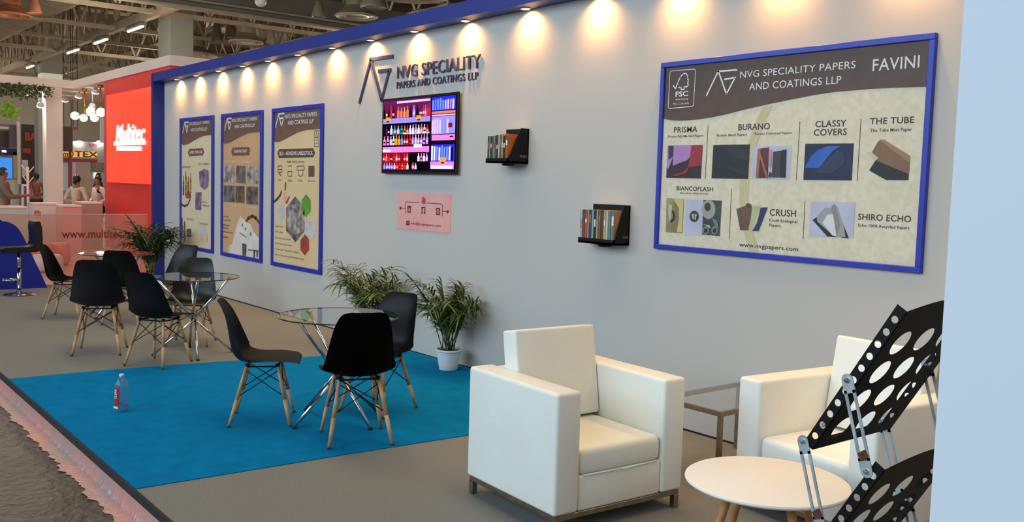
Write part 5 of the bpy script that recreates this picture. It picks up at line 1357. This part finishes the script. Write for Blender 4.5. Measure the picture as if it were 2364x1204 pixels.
# ------------------------------------------------------------------ stands farther down the hall
def slab(name, px0, py0, px1, py1, x, m_, label, cat, group=None, th=0.12, floor=False):
    a, b = XP(px0, py0, x), XP(px1, py1, x)
    z0 = 0.0 if floor else b.z
    t = thing(name, label, cat, (x, (a.y + b.y) / 2, z0), 0, group)
    return t, a, b, z0
def simple(name, px0, py0, px1, py1, x, m_, label, cat, th=0.12, floor=False, trimc=None):
    t, a, b, z0 = slab(name, px0, py0, px1, py1, x, m_, label, cat, None, th, floor)
    MB().box((-th / 2, 0, (a.z - z0) / 2), (th, b.y - a.y, a.z - z0), bev=0.004, seg=1).build('panel', m_, t)
    if name in ('dark_panel', 'red_sign'):
        for s in (-1, 1): MB().tube((-th / 2, s * (b.y - a.y) * .4, a.z - z0), (-th / 2, s * (b.y - a.y) * .4, 10.49 - z0), 0.012, n=6).build('hanging_rod', BLACKM, t)
    if trimc:
        w = 0.06
        mb = MB()
        for s in (-1, 1): mb.box((0.01, s * ((b.y - a.y) / 2 - w / 2), (a.z - z0) / 2), (0.05, w, a.z - z0))
        mb.box((0.01, 0, a.z - z0 - w / 2), (0.05, b.y - a.y - 2 * w, w))
        mb.build('frame', trimc, t)
    return t, a, b, z0
DKG = mat('dark_board', (66, 58, 54), 0.6, noise=(1, (58, 52, 48)))
GRY = mat('grey_board', (132, 126, 118), 0.6, noise=(1, (124, 118, 110)))
NAVD = mat('dark_navy_board', (40, 34, 78), 0.5, noise=(1, (36, 30, 72)))
MAUVE = mat('mauve_stripe', (124, 104, 124), 0.6, noise=(1, (112, 92, 112)))
# dark board with red letters
t, a, b, z0 = simple('display_board', 49, 286, 89, 465, -38, DKG, 'dark display board with cut-off red letters, between white post and grey pillar', 'board', floor=True)
mb = MB(); yc = (a.y + b.y) / 2
o, e = XP(59, 323, -37.9), XP(87, 323, -37.9)
add_text(mb, 'BA', (0.01, o.y - yc, o.z - z0), (0, 1, 0), (0, 0, 1), e.y - o.y, 0.27, None, 0.04)
o, e = XP(54, 352, -37.9), XP(72, 352, -37.9)
mb.box((0.01, (o.y + e.y) / 2 - yc, o.z - z0 + .08), (0.01, e.y - o.y, 0.17))
mb.build('red_lettering', mat('bright_red', (206, 56, 44), 0.5, noise=(9, (196, 50, 40))), t, fix=False)
MB().box((0.01, XP(58, 400, -38).y - yc, XP(58, 388, -38).z), (0.02, 0.2, 0.6)).build('notice', WPLAST, t)
# blue screen wall
t, a, b, z0 = simple('display_wall', -30, 284, 41, 480, -36, GRY, 'display wall with a dark window, mauve stripes and a blue screen, at the left edge', 'display', floor=True)
yc = (a.y + b.y) / 2
def onw(px0, py0, px1, py1, m_, nm, k=1, th=0.02):
    p, q_ = XP(px0, py0, -36), XP(px1, py1, -36)
    MB().box((0.012 * k, (p.y + q_.y) / 2 - yc, (p.z + q_.z) / 2 - z0), (0.03, abs(q_.y - p.y), abs(p.z - q_.z))).build(nm, m_, t)
onw(-28, 299, 21, 340, DKG, 'window'); onw(-28, 290, 20, 298, WHITEP, 'window_head')
for k in range(4): onw(22 + k * 4.8, 287, 25 + k * 4.8, 340, MAUVE, 'stripe')
onw(-28, 341, 40, 358, NAVD, 'navy_band', 2); onw(-28, 362, 28, 412, glow('blue_screen', (70, 150, 240), 1.0), 'blue_screen', 2)
onw(30, 351, 40, 412, mat('honey_panel', (216, 188, 130), .6, noise=(2, (208, 180, 122))), 'honey_panel', 2)
onw(-28, 413, 48, 478, mat('pale_green_panel', (206, 212, 190), .6, noise=(2, (200, 206, 184))), 'pale_panel', 2)
onw(4, 347, 14, 351, HOT, 'lamp', 3)
simple('post', 41, 280, 48, 475, -35, WHITEP, 'white post between the blue screen and the dark board', 'post', 0.2, True)
simple('pillar_panel', 88, 248, 108, 470, -34, CONC, 'grey pillar just left of the white pillar', 'pillar', 0.6, True)
simple('side_counter', 49, 425, 80, 480, -33, mat('mauve_panel', (146, 116, 124), .6, noise=(2, (138, 108, 116))), 'mauve side counter with a white top below the dark board', 'counter', 0.4, True, WPLAST)
# lit stand with golden letters
X2 = -39.0
t, a, b, z0 = simple('exhibit_stand', 145, 324, 241, 480, X2, mat('stand_grey', (176, 172, 172), .5, noise=(1, (168, 164, 164))), 'far lit stand with dark letters on gold, seen between the pillar and the red wall', 'exhibition stand', floor=True)
yc = (a.y + b.y) / 2
def on2(px0, py0, px1, py1, m_, nm, k=1):
    p, q_ = XP(px0, py0, X2), XP(px1, py1, X2)
    MB().box((0.012 * k, (p.y + q_.y) / 2 - yc, (p.z + q_.z) / 2 - z0), (0.04, abs(q_.y - p.y), abs(p.z - q_.z))).build(nm, m_, t)
PNKR = mat('crimson_panel', (186, 60, 72), .5, noise=(1, (176, 52, 64)))
on2(145, 319.5, 241, 324, mat('dark_crimson', (108, 40, 44), .5, noise=(1, (100, 36, 40))), 'top_strip', 2)
on2(145, 346, 224, 364, glow('gold_glow', (240, 180, 92), 0.95), 'gold_band', 2)
on2(145, 365, 224, 374, PNKR, 'red_band', 2); on2(157.5, 340, 165, 440, PNKR, 'red_post', 4)
on2(145, 375, 157, 440, mat('pale_blue_panel', (206, 214, 222), .5, noise=(1, (198, 206, 216))), 'pale_panel', 1); on2(166, 374, 175, 440, MATS['pale_blue_panel'], 'pale_panel', 1)
on2(175, 373, 209, 445, mat('banner_print', (206, 164, 138), .5, noise=(1.6, (172, 156, 152), 4)), 'banner', 2)
on2(216, 398, 231, 411, glow('white_screen', (255, 246, 232), 1.3), 'screen', 2)
on2(210, 374, 240, 397, mat('shelf_grey', (150, 134, 124), .5, noise=(3, (120, 106, 98))), 'shelf_panel', 1)
mb = MB()
for s_, p0, p1 in (('m', 146, 157), ('O', 158, 170), ('TEX', 172, 226)):
    o, e = XP(p0, 361, X2 + .06), XP(p1, 361, X2 + .06)
    add_text(mb, s_, (0.07, o.y - yc, o.z - z0), (0, 1, 0), (0, 0, 1), e.y - o.y, 0.215, None, 0.02, depth=0.03)
mb.build('lettering', mat('bronze_letter', (84, 58, 36), .4, noise=(9, (76, 52, 32))), t, fix=False)
for px in (181, 228): 
    p = XP(px, 329, X2); MB().ball((0.12, p.y - yc, p.z - z0), 0.10, None, 12, 8, (1, 1.4, .7)).build('lamp', HOT, t)
mb = MB(); p = XP(212, 336, X2)
for k in range(3): mb.face([V((0.03, p.y - yc - .15 + k * .1, p.z - z0 + .1)), V((0.03, p.y - yc - .05 + k * .12, p.z - z0 + .05)), V((0.03, p.y - yc - .02 + k * .1, p.z - z0 - .1 + k * .04))])
mb.build('wing_mark', PNKR, t, fix=False)
simple('dark_panel', 146, 291, 168, 350, -37.5, mat('brown_board', (92, 76, 66), .6, noise=(1, (84, 70, 60))), 'dark brown hanging panel right of the white pillar', 'panel', 0.1)
simple('red_sign', 168, 292, 181, 300, -38.5, PNKR, 'small red sign at the top of the brown hanging panel', 'sign', 0.05)
simple('partition', 232, 250, 241, 330, -36, mat('pale_partition', (214, 206, 194), .6, noise=(1, (206, 198, 186))), 'pale partition strip beside the red wall', 'partition', 0.1)

# ------------------------------------------------------------------ people
SKIN = mat('brown_skin', (150, 102, 76), 0.55, noise=(12, (140, 94, 70)))
HAIRM = mat('black_hair', (24, 19, 17), 0.5, noise=(60, (34, 27, 24)))
def skinned(name, verts, edges, radii, m_, parent, root=0, sub=1):
    me = bpy.data.meshes.new(name)
    me.from_pydata(verts, edges, [])
    o = bpy.data.objects.new(name, me)
    col.objects.link(o)
    sk = o.modifiers.new('skin', 'SKIN')
    sl = me.skin_vertices[0].data if me.skin_vertices else None
    if sl is None:
        me.skin_vertices.new() if hasattr(me.skin_vertices, 'new') else None
        sl = me.skin_vertices[0].data
    for i, r in enumerate(radii):
        sl[i].radius = r if isinstance(r, tuple) else (r, r)
        sl[i].use_root = (i == root)
    s = o.modifiers.new('sub', 'SUBSURF'); s.levels = sub; s.render_levels = sub
    dg = bpy.context.evaluated_depsgraph_get(); dg.update()
    m2 = bpy.data.meshes.new_from_object(o.evaluated_get(dg))
    bpy.data.objects.remove(o); bpy.data.meshes.remove(me)
    m2.name = name
    m2.materials.clear(); m2.materials.append(m_)
    for p in m2.polygons: p.use_smooth = True; p.material_index = 0
    return put(bpy.data.objects.new(name, m2), parent)
def person(label, loc, rz, height, shirt, trouser, hands, hair_long=False, headturn=0.0, group=None):
    """stands facing local +x; hands = two points (local, for a 1.75 m person) for right and left hand"""
    k = height / 1.75
    t = thing('person', label, 'person', loc, rz, group)
    Vt, E, Rr = [], [], []
    def v(p, r, prev=None):
        Vt.append(tuple(c * k for c in p)); Rr.append(tuple(c * k for c in r) if isinstance(r, tuple) else r * k)
        if prev is not None: E.append((prev, len(Vt) - 1))
        return len(Vt) - 1
    pel = v((0, 0, 0.93), (0.15, 0.105)); wst = v((0, 0, 1.08), (0.135, 0.095), pel); chs = v((0.01, 0, 1.28), (0.165, 0.11), wst); nkb = v((0, 0, 1.44), (0.085, 0.07), chs); nk = v((0.01, 0, 1.50), 0.052, nkb)
    h0 = v((0.02, 0, 1.57), 0.07, nk); h1 = v((0.025, 0, 1.64), (0.075, 0.092), h0); h2 = v((0.01, 0, 1.70), 0.062, h1)
    for s, hd in ((-1, hands[0]), (1, hands[1])):
        sh = v((0, s * 0.19, 1.40), 0.062, nkb)
        S, Hd = V((0, s * 0.20, 1.38)), V(hd)
        dv = Hd - S; L = min(dv.length, 0.57); Hd = S + dv.normalized() * L
        bend = math.sqrt(max(0.0009, 0.29 ** 2 - (L / 2) ** 2))
        dn = V((-0.3, s * 0.55, -0.8)); dn = (dn - dv.normalized() * dn.dot(dv.normalized())).normalized()
        El = (S + Hd) / 2 + dn * bend
        e_ = v(tuple(El), 0.045, sh); w_ = v(tuple(Hd), 0.030, e_)
        fd = (Hd - El).normalized(); sd = fd.cross(V((0, 0, 1))).normalized() * s
        pm_ = v(tuple(Hd + fd * 0.06), (0.038, 0.022), w_)
        for j, (off, ln) in enumerate(((-0.03, 0.075), (-0.01, 0.088), (0.01, 0.082), (0.03, 0.062))):
            b0 = v(tuple(Hd + fd * 0.098 + sd * off), 0.0095, pm_); b1 = v(tuple(Hd + fd * (0.098 + ln * .55) + sd * off * 1.1 + V((0, 0, -0.012))), 0.0085, b0); v(tuple(Hd + fd * (0.098 + ln) + sd * off * 1.1 + V((0, 0, -0.034))), 0.007, b1)
        b0 = v(tuple(Hd + fd * 0.035 - sd * 0.036), 0.0105, w_); v(tuple(Hd + fd * 0.085 - sd * 0.058 + V((0, 0, -0.012))), 0.008, b0)
        hip = v((0, s * 0.095, 0.86), 0.095, pel); kn = v((0.02, s * 0.10, 0.49), 0.062, hip); an = v((-0.01, s * 0.10, 0.09), 0.042, kn); v((0.13, s * 0.11, 0.035), (0.042, 0.032), an)
    body = skinned('body', Vt, E, Rr, SKIN, t)
    def K(p): return tuple(c * k for c in p)
    # face
    fr = Matrix.Rotation(headturn, 3, 'Z')
    hc = V((0.025, 0, 1.63)) * k
    mb = MB()
    nose = [V((0.085, 0, 1.645)), V((0.085, 0.012, 1.605)), V((0.085, -0.012, 1.605)), V((0.118, 0, 1.607))]
    P = [hc + fr @ (q * k - hc) for q in nose]
    mb.face([P[0], P[1], P[3]]); mb.face([P[0], P[3], P[2]]); mb.face([P[1], P[2], P[3]])
    for s in (-1, 1): mb.ball(hc + fr @ (V((0.02, s * 0.082, 1.625)) * k - hc), 0.022 * k, None, 10, 8, (0.7, 0.4, 1.3))
    mb.build('nose_and_ears', SKIN, t)
    mb = MB()
    for s in (-1, 1): mb.ball(hc + fr @ (V((0.092, s * 0.03, 1.645)) * k - hc), 0.011 * k, None, 10, 8)
    mb.ball(hc + fr @ (V((0.094, 0, 1.578)) * k - hc), 0.02 * k, mat('lip', (120, 66, 58), .5, noise=(20, (112, 60, 54))), 10, 6, (0.4, 1.1, 0.35))
    mb.build('eyes_and_mouth', None, t) if False else mb.build('eyes_and_mouth', HAIRM, t)
    mb = MB()
    tm = bmesh.new(); bmesh.ops.create_uvsphere(tm, u_segments=20, v_segments=14, radius=0.1)
    for q in list(tm.verts):
        q.co = V((q.co.x * 1.02, q.co.y * 0.92, q.co.z * 1.08))
    dele = [q for q in tm.verts if (q.co.x > 0.035 and q.co.z < 0.035) or q.co.z < (-0.075 if not hair_long else -0.09)]
    bmesh.ops.delete(tm, geom=dele, context='VERTS')
    for f in tm.faces: f.smooth = True
    mb.merge(tm, Matrix.Translation(V((0.012, 0, 1.665)) * k) @ fr.to_4x4() @ Matrix.Scale(k, 4))
    if hair_long: mb.ball(V((-0.085, 0.0, 1.58)) * k, 0.045 * k, None, 12, 8, (0.8, 0.9, 1.3))
    mb.build('hair', HAIRM, t)
    # clothes over the body
    def garment(name, sel, grow, m_):
        vs, ed, rr_, mp = [], [], [], {}
        for i in sel:
            mp[i] = len(vs); vs.append(Vt[i]); r_ = Rr[i]
            rr_.append(tuple(c + grow * k for c in r_) if isinstance(r_, tuple) else r_ + grow * k)
        for a_, b_ in E:
            if a_ in mp and b_ in mp: ed.append((mp[a_], mp[b_]))
        return vs, ed, rr_
    per_arm = 1 + 1 + 1 + 1 + 12 + 2 + 4
    base = 8
    A = [base, base + 1]; B = [base + per_arm, base + per_arm + 1]
    vs, ed, rr_ = garment('shirt', [0, 1, 2, 3] + A + B, 0.012, shirt)
    # cut the sleeve just past the elbow
    for (a_, off) in ((A, 0), (B, per_arm)):
        e_, w_ = V(Vt[base + 1 + off]), V(Vt[base + 2 + off])
        vs.append(tuple(e_.lerp(w_, 0.75))); rr_.append(0.042 * k); ed.append((([0, 1, 2, 3] + A + B).index(a_[1]), len(vs) - 1))
    skinned('shirt', vs, ed, rr_, shirt, t)
    hipo = base + 2 + 1 + 12 + 2 + 1 - 1
    legs = []
    L0 = base + 18; L1 = base + per_arm + 18
    vs, ed, rr_ = garment('trousers', [0, L0, L0 + 1, L0 + 2, L1, L1 + 1, L1 + 2], 0.012, trouser)
    skinned('trousers', vs, ed, rr_, trouser, t)
    return t
SHB = mat('beige_shirt', (208, 188, 164), 0.8, noise=(12, (196, 176, 154)))
SHP = mat('pale_pink_shirt', (226, 206, 192), 0.8, noise=(12, (216, 196, 182)))
SHG = mat('grey_brown_shirt', (122, 100, 86), 0.8, noise=(12, (110, 90, 78)))
SHR = mat('rust_dress', (150, 74, 58), 0.8, noise=(12, (138, 66, 52)))
SHD = mat('dark_jacket', (58, 44, 44), 0.8, noise=(12, (50, 38, 38)))
TRD = mat('dark_trousers', (44, 40, 46), 0.8, noise=(12, (38, 34, 40)))
def at(px, x): return XP(px, 440, x).y
person('person in a beige shirt seen from behind, at the counter left of the red wall', (-24.2, at(177, -24.2), 0), RD(130), 1.64, SHB, TRD, ((0.2, -0.22, 1.0), (0.22, 0.2, 1.02)), True, 0.2)
person('person in a pale shirt in profile, at the counter right beside the red wall', (-25.0, at(227, -25.0), 0), RD(-75), 1.64, SHP, TRD, ((0.2, -0.22, 1.0), (0.2, 0.22, 1.0)), False, 0.1)
person('person in a grey-brown shirt reaching forward, cut off by the left edge', (-22.0, at(6, -22.0), 0), RD(75), 1.76, SHG, TRD, ((0.42, -0.2, 1.2), (0.42, 0.12, 1.18)), False, 0.0)
person('small far person in rust-coloured clothes left of the grey pillar', (-31.5, at(84, -31.5), 0), RD(170), 1.66, SHR, TRD, ((0.3, -0.1, 1.05), (0.12, 0.3, 0.85)), True, 0.0)
person('far person in dark clothes half hidden by the red wall', (-33.5, at(237, -33), 0), RD(100), 1.72, SHD, TRD, ((0.2, -0.2, 0.95), (0.2, 0.2, 0.95)), False, 0.0)
